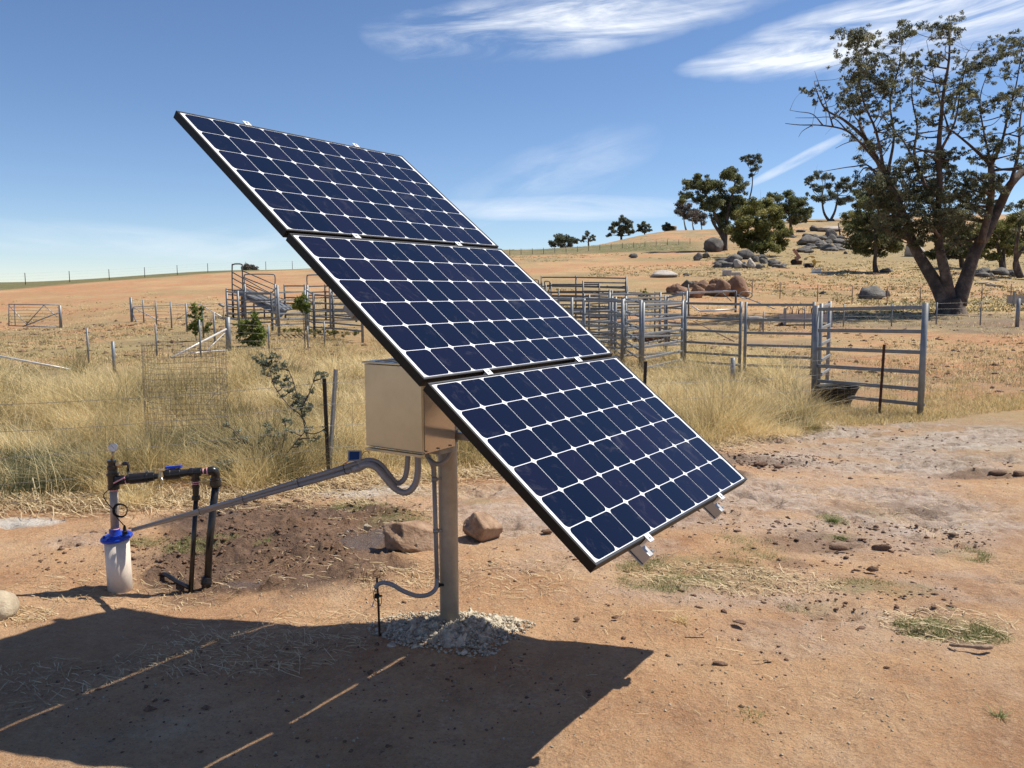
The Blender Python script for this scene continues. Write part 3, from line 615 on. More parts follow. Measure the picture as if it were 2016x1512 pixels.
mb = MB(); q0 = P(697, 925, 4.12); q1 = P(712, 919, 4.09); mb.tube([q0, q1], .018, 14); mb.build('coupling', M['pvc_grey'], cnd)
for f_ in (.35, .55, .78, .955):
    c_ = ca.lerp(cb_, f_).lerp(c2a.lerp(c2b, f_), .5); d_ = (cb_-ca).normalized(); mb = MB()
    s1, s2, _ = ortho(d_); ring = [c_+(s1*math.cos(a)+s2*math.sin(a))*(.017+.012*abs(math.sin(a))) for a in np.linspace(0, 2*PI, 15)]
    mb.tube(ring, .0016, 5); mb.build('cable_tie', M['rubber'], cnd)
msp = thing('small_solar_sensor', P(699, 899, 4.07), 'tiny blue solar cell in a grey case clipped to the conduit', 'solar sensor')
a, b_, c_, d_ = P(686, 887, 4.08), P(712, 887, 4.07), P(711, 907, 4.055), P(685, 909, 4.065)
nrm = (b_-a).cross(d_-a).normalized()
mb = MB(); mb.poly([a, b_, c_, d_], .012, nrm); mb.build('case', M['pvc_grey'], msp)
def ins(p, k, up): ctr = (a+b_+c_+d_)/4; return ctr+(p-ctr)*k+nrm*up
nn = nrm if nrm.y < 0 else -nrm
ctr = (a+b_+c_+d_)/4
mb = MB(); mb.poly([ctr+(q-ctr)*.74+nn*.0075 for q in (a, b_, c_, d_)], .002, nrm); mb.build('cell', simple('small_cell_blue', (.008, .02, .10), .12), msp)
mb = MB(); mb.tube(bez([P(712, 897, 4.06), P(717, 890, 4.05), P(724, 888, 4.05), P(727, 893, 4.05)], 5), .0016, 6); mb.build('lead', M['rubber'], msp)
mb = MB(); mb.tube(bez([P(690, 907, 4.07), P(683, 910, 4.07), P(676, 914, 4.09)], 5), .0022, 6); mb.build('red_lead', M['red_wire'], msp)

pc = thing('earth_conduit', P(857, 1040, 4.25), 'thin grey conduit strapped to the left side of the pole', 'conduit')
PY = 4.245
mb = MB(); mb.tube([P(854.5, 935, PY), P(860.5, 1142, PY)], .0118, 12); mb.build('straight_conduit', M['pvc_grey'], pc)
p_, r_ = ribbed([P(854.5, 938, PY), P(853, 918, PY), P(845, 903, PY-.02), P(838, 890, PY-.03)], .0135); mb = MB(); mb.tube(p_, r_, 12); mb.build('flexible_conduit', M['pvc_grey'], pc)
p_, r_ = ribbed([P(846, 905, 4.2), P(855, 912, 4.17), P(867, 913, 4.16), P(880, 903, 4.17), P(888, 887, 4.19)], .0125); mb = MB(); mb.tube(p_, r_, 12); mb.build('flexible_conduit', M['pvc_grey'], pc)
p_, r_ = ribbed([P(860.5, 1138, PY), P(858, 1158, 4.23), P(845, 1170, 4.21), P(822, 1173, 4.19), P(795, 1164, 4.17), P(772, 1151, 4.17), P(754, 1147, 4.18), P(744, 1151, 4.19), P(739, 1158, 4.19)], .0118); mb = MB(); mb.tube(p_, r_, 12); mb.build('flexible_conduit', M['pvc_grey'], pc)
for y_, mk in ((943, 'pvc_grey'), (1045, 'galv'), (1152, 'rubber')):
    mb = MB(); q = P(855+ (y_-935)*.028, y_, PY); mb.tube([q+Vector((0, 0, .010)), q-Vector((0, 0, .010))], .0155, 14); mb.box(q+Vector((.02, .005, 0)), (.03, .012, .012)); mb.build('saddle_clip', M[mk], pc)
rod = thing('earth_rod', GP(748, 1252), 'rusty earth rod standing left of the pole base', 'earth rod')
rb_, rt_ = GP(748, 1252), P(742, 1138, 4.19)
mb = MB(); mb.tube([rb_-Vector((0, 0, .1)), rb_.lerp(rt_, .5), rt_], .0062, 9); mb.build('rod', M['rust'], rod)
q = rb_.lerp(rt_, .70); mb = MB(); mb.box(q+Vector((-.004, -.006, 0)), (.026, .02, .022)); mb.lathe(q+Vector((.006, -.006, 0)), (1, 0, 0), [(0, .007), (.018, .006)], 6); mb.build('clamp', M['rubber'], rod, bevel=.002)
mb = MB(); mb.tube(bez([P(739, 1158, 4.18), P(735, 1170, 4.17), P(737, 1180, 4.17), P(744, 1184, 4.17), P(746, 1174, 4.17)], 6), .002, 6)
mb.tube(bez([P(750, 1172, 4.17), P(751, 1185, 4.165), P(748, 1193, 4.165), P(746, 1180, 4.17)], 6), .002, 6); mb.build('earth_wire', simple('green_wire', (.06, .10, .015), .5), rod)
mb = MB(); mb.poly([P(735.5, 1183, 4.165), P(737.5, 1183, 4.165), P(733, 1196, 4.16), P(731, 1195, 4.16)], .001, (0, 1, 0)); mb.build('tag', simple('lilac_tape', (.42, .30, .42), .5), rod)

# ------------------------------------------------------------------ bore head
cb0 = P(234, 1183, 5.15); cgz = zt1(cb0.x, cb0.y); CX, CY = P(231, 1110, 5.15).x, 5.15
bh = thing('bore_head', Vector((CX, CY, cgz)), 'cream bore casing with blue cap and black valve pipework above it', 'bore head')
LZ = P(229, 1056, CY).z; tilt = Vector((-.035, 0, 1)).normalized()
cbase = Vector((CX+.012, CY, cgz-.1)); ctop = Vector((P(229.5, 1060, CY).x, CY, LZ-.004))
mb = MB(); mb.tube([cbase, ctop], .0745, 36); mb.build('casing', M['pvc_white'], bh)
cp_ = ctop; capn = Vector((-.09, -.10, 1)).normalized()
mb = MB(); mb.lathe(cp_, capn, [(-.012, .091), (-.006, .096), (.004, .096), (.009, .090), (.010, .060), (.016, .056), (.017, .02)], 36)
for k in range(6):
    a = k*PI/3+.3; s1, s2, _ = ortho(capn); q = cp_+capn*.010+(s1*math.cos(a)+s2*math.sin(a))*.073; mb.lathe(q, capn, [(0, .008), (.010, .007)], 8)
cap_o = mb.build('cap', M['blue'], bh)
RX = P(226, 1040, CY)
mb = MB(); mb.lathe(cp_+capn*.008+Vector((-.008, 0, 0)), Vector((-.02, 0, 1)), [(0, .036), (.03, .033), (.045, .033)], 24); mb.build('cap_collar', M['blue'], bh)
def pp(x, y, dy=0.0): return P(x, y, CY+dy)
mb = MB(); mb.tube([pp(226.5, 1047), pp(224, 962)], .0252, 20); mb.build('riser_pipe', M['riser'], bh)
for ya_, yb_ in ((1043, 1040), (966, 962)):
    mb = MB(); mb.tube([pp(226.3-(1043-ya_)*.026, ya_), pp(226.2-(1043-ya_)*.026, yb_)], .0262, 20); mb.build('thread_tape', M['pink'], bh)
up_ = Vector((-.02, 0, 1)).normalized(); b0 = pp(224, 963); 
mb = MB(); mb.lathe(b0, up_, [(0, .030), (.0, .036), (.028, .036), (.030, .033), (.085, .033), (.088, .037), (.104, .037), (.106, .030), (.125, .028), (.127, .031), (.150, .031), (.152, .024), (.168, .024), (.170, .028), (.186, .028), (.187, .012)], 24)
mb.build('riser_tee', M['black'], bh)
gx_ = b0+up_*.180; mb = MB(); mb.tube([gx_, pp(223.2, 886)], .0085, 10); mb.build('gauge_stem', M['brass'], bh)
gc = pp(223.5, 881); gn = Vector((.25, -1, .12)).normalized()
mb = MB(); mb.lathe(gc-gn*.018, gn, [(0, .020), (.004, .026), (.026, .026), (.028, .0275), (.033, .0275), (.034, .024), (.0325, .0235)], 28); gg = mb.build('pressure_gauge', M['steel_dull'], bh)
mb = MB(); mb.lathe(gc+gn*.0140, gn, [(0, .0236), (.0012, .0236)], 28); mb.build('dial', M['face'], gg)
s1 = gn.cross(Vector((0, 0, 1))).normalized(); s2 = s1.cross(gn).normalized()
mb = MB(); mb.bar(gc+gn*.0165-s1*.006-s2*.006, gc+gn*.0165+s1*.010+s2*.014, .0022, .001)
for k in range(9):
    a = R(-135+k*33.75); d_ = s1*math.sin(a)+s2*math.cos(a); mb.bar(gc+gn*.0158+d_*.016, gc+gn*.0158+d_*.020, .0012, .0008)
mb.build('needle', M['rubber'], gg)
mb = MB(); mb.lathe(pp(229, 915), (1, -.15, .05), [(0, .012), (.016, .012), (.018, .017), (.026, .017), (.028, .009), (.04, .008)], 12); mb.build('reducer', M['brass'], bh)
mb = MB(); mb.lathe(pp(243, 913), (1, -.1, .1), [(0, .012), (.028, .013), (.032, .010)], 14); mb.tube([pp(253, 914), pp(252, 930)], .008, 10); sensor = mb.build('pressure_sensor', M['black'], bh)
H0 = pp(228, 946, -.02); H1 = pp(313, 937, .03)
hd = (H1-H0).normalized(); hl = (H1-H0).length
mb = MB(); mb.lathe(H0, hd, [(0, .030), (.05, .030), (.052, .026), (.060, .026)], 22); mb.build('side_branch', M['black'], bh)
mb = MB(); mb.lathe(H0+hd*.058, hd, [(0, .0275), (.006, .0275)], 20); q = H0+hd*.03+Vector((0, -.031, .004)); mb.bar(q-hd*.030-Vector((0, 0, .014)), q+hd*.036+Vector((0, 0, .014)), .010, .007); mb.build('thread_tape', M['pink'], bh)
mb = MB(); mb.lathe(H0+hd*.064, hd, [(0, .027), (.018, .027), (.019, .033), (.030, .034), (.115, .033), (.117, .036), (.128, .036), (.130, .030), (.165, .028), (.167, .020), (.19, .018)], 24); mb.build('check_valve', M['black'], bh)
T0 = pp(317, 934, -.015)
mb = MB(); mb.lathe(T0+Vector((0, 0, .035)), (0.0, -.1, -1), [(0, .006), (.004, .016), (.012, .016), (.014, .011), (.024, .012), (.05, .017), (.058, .011)], 12); mb.tube(bez([T0+Vector((.0, -.005, -.015)), T0+Vector((.012, -.02, -.03)), T0+Vector((.02, -.024, -.055))], 5), .009, 10); mb.build('brass_tap', M['brass'], bh)
V0 = pp(316, 936, .035); V1 = pp(371, 930, .07); vd = (V1-V0).normalized(); vl = (V1-V0).length
mb = MB(); mb.lathe(V0, vd, [(0, .016), (.012, .018), (.014, .027), (.03, .028), (.032, .034), (.062, .035), (.064, .0335), (.092, .035), (.12, .034), (.122, .026), (vl, .022)], 24); mb.build('ball_valve', M['black'], bh)
mb = MB(); q = V0+vd*.075+Vector((0, 0, .046)); s1 = vd; s2 = Vector((0, 1, 0)); mb.box(q+vd*.004, (.098, .024, .015), (vd, vd.cross(Vector((0, 0, 1))).normalized(), Vector((0, 0, 1)))); mb.box(q-Vector((0, 0, .012)), (.026, .02, .02)); mb.box(q+vd*.045-Vector((0, 0, .002)), (.02, .03, .018)); mb.build('valve_lever', M['blue'], bh, bevel=.003)
J0 = pp(370, 930, .07); J1 = pp(404, 928, .09); jd = (J1-J0).normalized()
mb = MB(); mb.lathe(J0, jd, [(0, .021), (.008, .021), (.010, .028), (.03, .028), (.032, .026), (.055, .026), (.057, .028), (.082, .028), (.084, .018), (.10, .017)], 24); dn = Vector((-.02, 0, -1)).normalized(); q = J0+jd*.045; mb.lathe(q, dn, [(0, .025), (.04, .025), (.042, .030), (.056, .030), (.058, .024)], 20); mb.build('tee_fitting', M['black'], bh)
for c__, d__, h__, r__ in ((J1-jd*.014, jd, .008, .0195), (J1+jd*.010, jd, .014, .025), (q+dn*.062, dn, .006, .0215), (q+dn*.075, dn, .004, .0215)):
    mb = MB(); mb.lathe(c__, d__, [(0, r__), (h__, r__)], 18); mb.build('thread_tape', M['pink'], bh)
mb = MB(); mb.tube([J1-jd*.03, J1+jd*.06], .0175, 18); mb.build('nipple', M['black'], bh)
mb = MB(); mb.lathe(q+dn*.056, dn, [(0, .020), (.03, .020), (.032, .024), (.05, .024), (.052, .020), (.085, .021), (.087, .018), (.10, .019), (.102, .026), (.125, .027), (.127, .02), (.135, .014)], 20); mb.build('reducer_bush', M['black'], bh)
s0 = q+dn*.185; s_g = GP(375, 1163)
mb = MB(); mb.tube([s0-dn*.01, s0.lerp(s_g, .5), s_g+Vector((0, 0, -.03))], .0150, 16); mb.build('small_down_pipe', M['black'], bh)
e0 = J1+jd*.02; mb = MB(); ex = pp(424, 932, .11); mb.tube(bez([e0, e0+jd*.028, ex+Vector((0, 0, -.005)), ex+Vector((-.001, 0, -.035))], 6), .0285, 20); mb.lathe(ex+Vector((-.001, 0, -.030)), (-.02, 0, -1), [(0, .0285), (.002, .034), (.006, .034), (.008, .031), (.014, .031), (.016, .036), (.045, .0375), (.058, .032), (.06, .024)], 24); mb.build('elbow_fitting', M['black'], bh)
b_g = GP(407, 1155); mb = MB(); mb.tube([ex+Vector((-.002, 0, -.08)), b_g.lerp(ex, .4)+Vector((-.004, 0, 0)), b_g+Vector((0, 0, -.05))], .0232, 20); mb.build('large_down_pipe', M['black'], bh)
mb = MB(); mb.lathe(b_g+Vector((.002, 0, .068)), (-.06, 0, -1), [(0, .025), (.008, .031), (.03, .0345), (.034, .036), (.052, .036), (.056, .031), (.09, .030)], 24); mb.build('ground_coupling', M['black'], bh)
mb = MB(); mb.tube(bez([s_g+Vector((0, 0, .012)), GP(350, 1150)+Vector((0, 0, .012)), GP(325, 1136)+Vector((0, 0, .014)), GP(312, 1131)+Vector((0, 0, -.02))], 6), .015, 12); mb.build('buried_pipe_end', M['black'], bh)
mb = MB(); mb.tube(bez([pp(252, 928, -.01), pp(251, 940, -.05), pp(236, 952, -.05), pp(212, 966, -.04), pp(204, 976, -.03), pp(212, 991, -.04), pp(224, 1004, -.04), pp(228, 1016, -.05), pp(240, 1030, -.05), pp(246, 1036, -.04)], 8), .0031, 8)
for k, (rx__, dx__) in enumerate(((.043, 0), (.039, .003), (.046, -.002))):
    cc = pp(237, 1005, -.055-.006*k); mb.tube([cc+Vector((dx__+rx__*math.cos(a), .004*math.sin(3*a), rx__*.98*math.sin(a))) for a in np.linspace(0, 2*PI, 33)], .0031, 8, cap=False)
mb.build('coiled_cable', M['rubber'], bh)
mb = MB(); mb.tube([pp(222, 1004, -.03), pp(232, 1004, -.064)], .0018, 6); mb.build('cable_tie', M['white_paint'], bh)
mb = MB(); mb.lathe(pp(246, 1052, -.02), (0, 0, 1), [(0, .016), (.02, .016), (.024, .011), (.05, .009), (.06, .004)], 12); mb.build('cable_gland', M['rubber'], bh)

# ------------------------------------------------------------------ rocks
def rock(name, c, size, label, cat='rock', mat='rock_near', seed=1, rot=0, sink=.25, group=None, sub=4, rough=.22, taper=0.0, smooth=True):
    import bmesh
    bm = bmesh.new(); bmesh.ops.create_icosphere(bm, subdivisions=sub, radius=1.0)
    V_ = np.array([v.co[:] for v in bm.verts]); ps = rng.random(3)*50+seed*7.7
    d = V_.copy()
    nzs = lambda s, k: fbm(V_[:, 0]*s+ps[0]+k+V_[:, 2]*s*.7, V_[:, 1]*s+ps[1]-V_[:, 2]*s*.6, int(seed)*3+k, 4)-.5
    rad = 1+nzs(1.3, 1)*rough*3.0+nzs(4, 2)*rough*.8+nzs(11, 3)*rough*.25
    r2 = np.random.default_rng(seed)
    for _ in range(6 if rough < .12 else 15):       # planar breaks
        n_ = r2.normal(size=3); n_ /= np.linalg.norm(n_); h = (.62 if rough < .12 else .52)+r2.random()*.32
        dt = V_@n_; m_ = dt > h; rad[m_] = np.minimum(rad[m_], h/dt[m_]*(1+.04*nzs(5, 4)[m_]))
    V_ = V_*rad[:, None]; ca, sa = math.cos(rot), math.sin(rot)
    V_ = V_*np.array(size)/2; V_[:, :2] *= (1-taper*np.clip(V_[:, 2]/size[2]*2, -.3, 1))[:, None]; V_ = np.stack([V_[:, 0]*ca-V_[:, 1]*sa, V_[:, 0]*sa+V_[:, 1]*ca, V_[:, 2]], -1)
    V_ = V_+np.array([c[0], c[1], c[2]+size[2]*(.5-sink)])
    fs = np.array([[v.index for v in f.verts] for f in bm.faces]); bm.free()
    o = np_mesh(name, V_-np.array(c), fs, M[mat], None, smooth=smooth); o.location = c
    return tag(o, label, cat, group)
rock('boulder', GP(818, 1072), (.50, .40, .30), 'wedge shaped brown boulder behind the left of the pole base', 'boulder', 'rock_near', 3, .3, .30, taper=.25, rough=.34, sub=5)
rock('boulder', GP(952, 1058), (.34, .30, .33), 'rounded orange brown boulder behind and right of the pole', 'boulder', 'rock_near', 14, .5, .28, taper=.42, rough=.3, sub=5)
rock('stone', GP(723, 1044), (.085, .07, .07), 'small round stone beside the wet mud, left of the wedge boulder', 'stone', 'rock_pale', 5)
rock('boulder', GP(-4, 1214), (.22, .24, .20), 'pale rounded boulder cut by the left edge of the photo', 'boulder', 'rock_pale', 6, 0, .25, rough=.1)
st_ = GP(1910, 1279)
mb = MB(); mb.tube(bez([GP(1868, 1274)+Vector((0, 0, .01)), GP(1895, 1279)+Vector((0, 0, .016)), GP(1930, 1281)+Vector((0, 0, .018)), GP(1952, 1279)+Vector((0, 0, .015))], 5), [.004]+[.009]*8+[.013]*6+[.010], 7)
o = mb.build('stick', M['wood']); tag(o, 'short broken piece of dark wood lying at right on bare soil', 'stick')
mb = MB(); mb.tube([GP(1349, 1258)+Vector((0, 0, .006)), GP(1386, 1257)+Vector((0, 0, .006))], .004, 6); o = mb.build('stick', M['wood']); tag(o, 'thin dark twig lying on bare soil right of the shadow tip', 'stick')
# loose manure and earth lumps big enough to count
for i, (x, y, w_, h_, d_) in enumerate(((1732, 1086, .17, .05, .07), (1716, 1126, .11, .04, .05), (1650, 1083, .15, .06, .05), (1500, 918, .2, .12, .07), (1532, 921, .16, .1, .06), (1968, 935, .22, .1, .07), (2010, 938, .2, .12, .08), (1078, 1050, .13, .07, .045), (1874, 1198, .06, .05, .035), (1418, 1311, .10, .05, .03), (1456, 1227, .10, .06, .02), (1510, 1304, .06, .03, .012), (1136, 1222, .045, .035, .025), (1212, 1218, .05, .03, .02), (1838, 1198, .04, .03, .02), (1695, 1238, .07, .04, .015))):
    lbs = ['long dark lump of manure left of the tyre track', 'flat brown lump just below the long lump of manure', 'rough dark lump at the edge of the green patch below the panel', 'wide dark clod beyond the lower right corner of the panels', 'dark clod touching the wide clod beyond the panel corner', 'low dark clod near the right edge of the grey churned soil', 'dark clod cut by the right edge on the grey churned soil', 'dark clod on pale soil just left of the lower panel corner', 'small dark clod right of the green grass clump', 'flat clod on open soil right of the shadow tip', 'thin flat dung pat on open orange soil', 'small flat clod right of the clod on open soil', 'small clod above the shadow tip', 'small dark clod above and left of the flat dung pat', 'tiny clod beside the small dark clod at right', 'thin clod below the small green clumps at right']
    rock('earth_clod', GP(x, y), (w_, h_, d_), lbs[i], 'clod', 'clod', 20+i, random.uniform(-.3, .3), .2, 'dark clods and manure lying on the soil', sub=3, rough=.3)

# ------------------------------------------------------------------ loose crumbs, clods and straw (uncountable)
def chunks(name, pts, sizes, mat, flatten=.7):
    base = np.array([[1, 0, 0], [-1, 0, 0], [0, 1, 0], [0, -1, 0], [0, 0, 1], [0, 0, -1], [.6, .6, .5], [-.6, .6, -.5], [-.6, -.6, .5], [.6, -.6, -.5]])
    fcs = np.array([[4, 6, 2], [4, 0, 6], [6, 0, 2], [4, 2, 8], [4, 8, 3], [2, 7, 1], [1, 8, 2], [8, 1, 3], [4, 3, 0], [0, 3, 9], [0, 9, 5], [5, 9, 3], [0, 5, 2], [2, 5, 7], [5, 1, 7], [5, 3, 1]])
    n = len(pts); J = base[None]*(1+rng.normal(0, .22, (n, 10, 3))); s = (np.asarray(sizes)[:, None]*rng.uniform(.6, 1.2, (n, 3)))[:, None, :]; s[:, :, 2] *= flatten
    J = J*s; a = rng.uniform(0, 2*PI, n); ca, sa = np.cos(a)[:, None], np.sin(a)[:, None]
    V_ = np.stack([J[:, :, 0]*ca-J[:, :, 1]*sa, J[:, :, 0]*sa+J[:, :, 1]*ca, J[:, :, 2]], -1)+np.asarray(pts)[:, None, :]
    f = (fcs[None]+np.arange(n)[:, None, None]*10).reshape(-1, 3)
    return np_mesh(name, V_.reshape(-1, 3), f, mat)
def gz_at(X, Y):
    """height of the ground sheet incl. small relief"""
    mud_ = blobs(X, Y, MUD, 1); cr_ = blobs(X, Y, CRUST, 2, .6)
    return zt(X, Y)+microrelief(X, Y, mud_, cr_)
nm = 90; gu, gv = np.meshgrid(np.linspace(0, 1, nm), np.linspace(0, 2*PI, 181)[:-1]); mr_ = gu*(1+.10*np.sin(gv*3+1)+.06*np.sin(gv*5)+.75*(fbm(np.cos(gv)*4.5+5, np.sin(gv)*4.5, 81, 5)-.5)); mX = POLE.x+mr_*np.cos(gv)*.35+.01; mY = POLE.y-.005+mr_*np.sin(gv)*.255
mh = .034*np.clip(1-gu, 0, 1)**.6+.080*(fbm(mX*30, mY*30, 83, 4)-.50)*np.clip((1-gu)*12, 0, 1)+np.clip(fbm(mX*70, mY*70, 85, 2)-.5, 0, 1)*.04*np.clip((1-gu)*12, 0, 1)-.006-.012*(gu > .97)
mv = np.stack([mX.ravel(), mY.ravel(), (gz_at(mX.ravel(), mY.ravel())+mh.ravel())], -1); ii = np.arange(180)[:, None]*nm+np.arange(nm-1)[None]; i2 = ((np.arange(180)[:, None]+1) % 180)*nm+np.arange(nm-1)[None]
o = np_mesh('concrete_mound', mv, np.stack([ii, ii+1, i2+1, i2], -1).reshape(-1, 4), M['mortar'], smooth=True); tag(o, 'lumpy collar of pale concrete round the foot of the pole', 'concrete')
n_ = 4200; rr = np.sqrt(rng.random(n_))**1.15; aa = rng.uniform(0, 2*PI, n_); X = POLE.x+rr*np.cos(aa)*.42*(1+.2*np.sin(aa*3)); Y = POLE.y-.01+rr*np.sin(aa)*.33*(1+.2*np.cos(aa*2+1))
hh_ = .05*np.clip(1-rr, 0, 1)**.8*(.6+.8*fbm(X*14, Y*14, 71, 3))
pts = np.stack([X, Y, gz_at(X, Y)+rng.random(n_)*hh_+.003], -1)
o = chunks('concrete_rubble', pts, np.clip(rng.gamma(1.8, .0026, n_), .0025, .017), M['mortar']); tag(o, 'pale crumbs of concrete heaped round the foot of the pole', 'rubble', kind='stuff')
def scatter_px(n, boxes):
    """random ground points spread over patches given by where they lie in the photograph"""
    out_ = []
    for (px, py, rx_, ry_, w) in boxes:
        k = int(n*w); c = GP(px, py); rX = rx_*c.y/F; y1_ = GP(px, py-ry_).y; y2_ = GP(px, py+ry_).y
        a = rng.uniform(0, 2*PI, k); r_ = np.sqrt(rng.random(k)); out_.append(np.stack([c.x+rX*r_*np.cos(a), (y1_+y2_)/2+(y1_-y2_)/2*r_*np.sin(a)], -1))
    return np.concatenate(out_)
q = scatter_px(1500, [(480, 1090, 230, 55, .9), (620, 1010, 240, 40, .5), (1500, 905, 150, 20, .3), (1700, 1060, 260, 40, .3), (1750, 900, 400, 60, .35), (1300, 1250, 600, 200, .35), (1600, 1160, 300, 60, .3), (1300, 1010, 200, 50, .2), (600, 1380, 600, 120, .3), (200, 1100, 180, 60, .12)])
pts = np.column_stack([q, gz_at(q[:, 0], q[:, 1])+.002]); rd = np.hypot(q[:, 0], q[:, 1])
o = chunks('dirt_clods', pts, np.clip(rng.gamma(1.6, .0040, len(q))*np.clip(rd/5, .7, 2), .0025, .03), M['clod'], .55); tag(o, 'small crumbs of dark earth scattered over the bare soil', 'dirt', kind='stuff')
q = scatter_px(1500, [(1300, 1280, 700, 220, 1.2), (500, 1200, 500, 60, .4), (1650, 960, 400, 90, .6), (600, 1400, 600, 110, .3)])
pts = np.column_stack([q, gz_at(q[:, 0], q[:, 1])+.001])
o = chunks('gravel', pts, np.clip(rng.gamma(1.6, .0022, len(q)), .0015, .009), M['rock_pale'], .8); tag(o, 'tiny pale stones strewn over the orange soil', 'gravel', kind='stuff')
def straw(name, q, length, width, col, mat, lift=.006, slope=.12):
    n = len(q); a = rng.uniform(0, PI, n); le = length; dx, dy = np.cos(a)*le/2, np.sin(a)*le/2; bend = rng.normal(0, .05, n)*le
    z = gz_at(q[:, 0], q[:, 1])+lift*rng.uniform(.3, 1.6, n); tl = rng.normal(0, slope, n)*le/2
    wx, wy = -np.sin(a)*width/2, np.cos(a)*width/2; vs = []
    for s in (-1, 0, 1):
        cx_ = q[:, 0]+dx*s+(wx/width*bend if s == 0 else 0); cy_ = q[:, 1]+dy*s+(wy/width*bend if s == 0 else 0); zz = np.maximum(z+tl*s, z-lift*.3)+(.003 if s == 0 else 0)
        vs.append(np.stack([cx_+wx, cy_+wy, zz], -1)); vs.append(np.stack([cx_-wx, cy_-wy, zz+width*.25], -1))
    V_ = np.stack(vs, 1).reshape(-1, 3); o_ = np.arange(n)[:, None]*6
    f = np.concatenate([o_+np.array([0, 1, 3, 2]), o_+np.array([2, 3, 5, 4])])
    return np_mesh(name, V_, f, mat, attr=np.repeat(col, 6))
q = scatter_px(1000, [(350, 990, 420, 20, 1.6), (700, 965, 260, 18, .8), (620, 1120, 260, 40, .18), (1250, 878, 300, 14, .8), (470, 1290, 260, 45, .7), (80, 1350, 160, 50, .25), (560, 1235, 250, 30, .3), (800, 1140, 100, 25, .25), (1450, 1140, 220, 26, .8), (1870, 1230, 140, 35, .3), (250, 1160, 240, 40, .35), (1300, 1250, 650, 180, .25), (40, 1215, 70, 20, .3), (1700, 1000, 300, 70, .3), (760, 1020, 120, 40, .3), (1020, 1140, 130, 40, .25)])
rd = np.hypot(q[:, 0], q[:, 1])
o = straw('straw_litter', q, rng.gamma(2.2, .022, len(q))+.015, np.clip(.0016+rd*.00035, .002, .005)*rng.uniform(.6, 1.4, len(q)), np.clip(rng.beta(3, 1.8, len(q)), 0, 1), M['litter']); tag(o, 'bits of dry straw lying on the soil', 'straw', kind='stuff')
# ------------------------------------------------------------------ foreground fence, tree guard
Z3 = Vector((0, 0, 1))
fp = [Vector((-6.9, 4.9, 0)), Vector((-4.35, 6.55, 0)), Vector((-1.845, 8.2, 0)), Vector((1.68, 10.54, 0)), Vector((5.98, 13.35, 0)), Vector((12.3, 17.5, 0))]
fp = [Vector((p.x, p.y, zt1(p.x, p.y))) for p in fp]
fen = thing('wire_fence', fp[2], 'low wire fence on star pickets running through the long dry grass', 'fence')
def picket(p, top, par, mat, lean=Vector((0, 0, 0)), w=.016):
    mb = MB(); a = p-Z3*.1; q = Vector((p.x, p.y, top))+lean
    sx, sy, d = ortho(q-a)
    for k in range(3):
        an = k*2*PI/3+.4; u_ = sx*math.cos(an)+sy*math.sin(an); mb.box((a+q)/2+u_*w*.6, (w*1.2, .005, (q-a).length), (u_, d.cross(u_), d))
    return mb.build('picket', M[mat], par)
for i, p in enumerate(fp):
    picket(p, p.z+(1.0, .98, 1.0, 1.03, 1.14, 1.05)[i], fen, 'rust' if i == 4 else 'picket_black', Vector((-.02, 0, 0)) if i == 2 else Vector((.03, 0, 0)), .02)
for hgt in (.96, .74, .52, .30, .14):
    mb = MB()
    for i in range(5):
        a, b_ = fp[i]+Z3*hgt, fp[i+1]+Z3*hgt; sg = .02+.02*random.random()
        mb.tube([a.lerp(b_, k/10)-Z3*(4*sg*(k/10)*(1-k/10)) for k in range(11)], .0022 if hgt > .5 else .0018, 5, cap=False)
        if hgt > .9:
            for k in range(24): q = a.lerp(b_, (k+.5)/24)-Z3*(4*sg*((k+.5)/24)*(1-(k+.5)/24)); mb.bar(q-Vector((.012, 0, .010)), q+Vector((.012, 0, .010)), .002)
    mb.build('wire', M['wire'], fen)
mb = MB()
for i in range(2, 5):
    a, b_ = fp[i], fp[i+1]; n = int((b_-a).length/.17)
    for k in range(n): q = a.lerp(b_, (k+.5)/n); mb.tube([q+Z3*.14, q+Z3*.74], .0013, 4, cap=False)
mb.build('netting', M['wire'], fen)
p0 = GP(646, 905); q1 = P(661, 727, 8.45); lp = thing('leaning_picket', Vector((p0.x, 8.5, zt1(p0.x, 8.5))), 'galvanised picket leaning to the right against the black fence picket', 'fence picket')
mb = MB(); a = P(646, 880, 8.45); a.z = zt1(a.x, a.y)-.05; sx, sy, d = ortho(q1-a)
for k in range(3):
    an = k*2*PI/3+.9; u_ = sx*math.cos(an)+sy*math.sin(an); mb.box((a+q1)/2+u_*.012, (.024, .005, (q1-a).length), (u_, d.cross(u_), d))
mb.build('shaft', M['galv'], lp)
gc_ = Vector((P(363, 700, 9.6).x, 9.6, 0)); gc_.z = zt1(gc_.x, gc_.y)
tg = thing('tree_guard', gc_, 'round wire mesh tree guard standing in the long dry grass at left', 'tree guard')
mb = MB(); gr_ = .455; gh = P(363, 674, 9.6).z-gc_.z; nv = 48
for k in range(nv):
    a = 2*PI*k/nv; q = gc_+Vector((math.cos(a)*gr_, math.sin(a)*gr_, 0)); mb.tube([q+Z3*.02, q+Z3*(gh+.01*math.sin(k*3.1))+Vector((.01*math.sin(k*.7), 0, 0))], .0013, 4, cap=False)
for k in range(20):
    h = .05+(gh-.06)*k/19; mb.tube([gc_+Vector((math.cos(a)*gr_, math.sin(a)*gr_, h+.006*math.sin(a*3+k))) for a in np.linspace(0, 2*PI, 33)], .0016, 4, cap=False)
mb.build('mesh', M['mesh_wire'], tg)

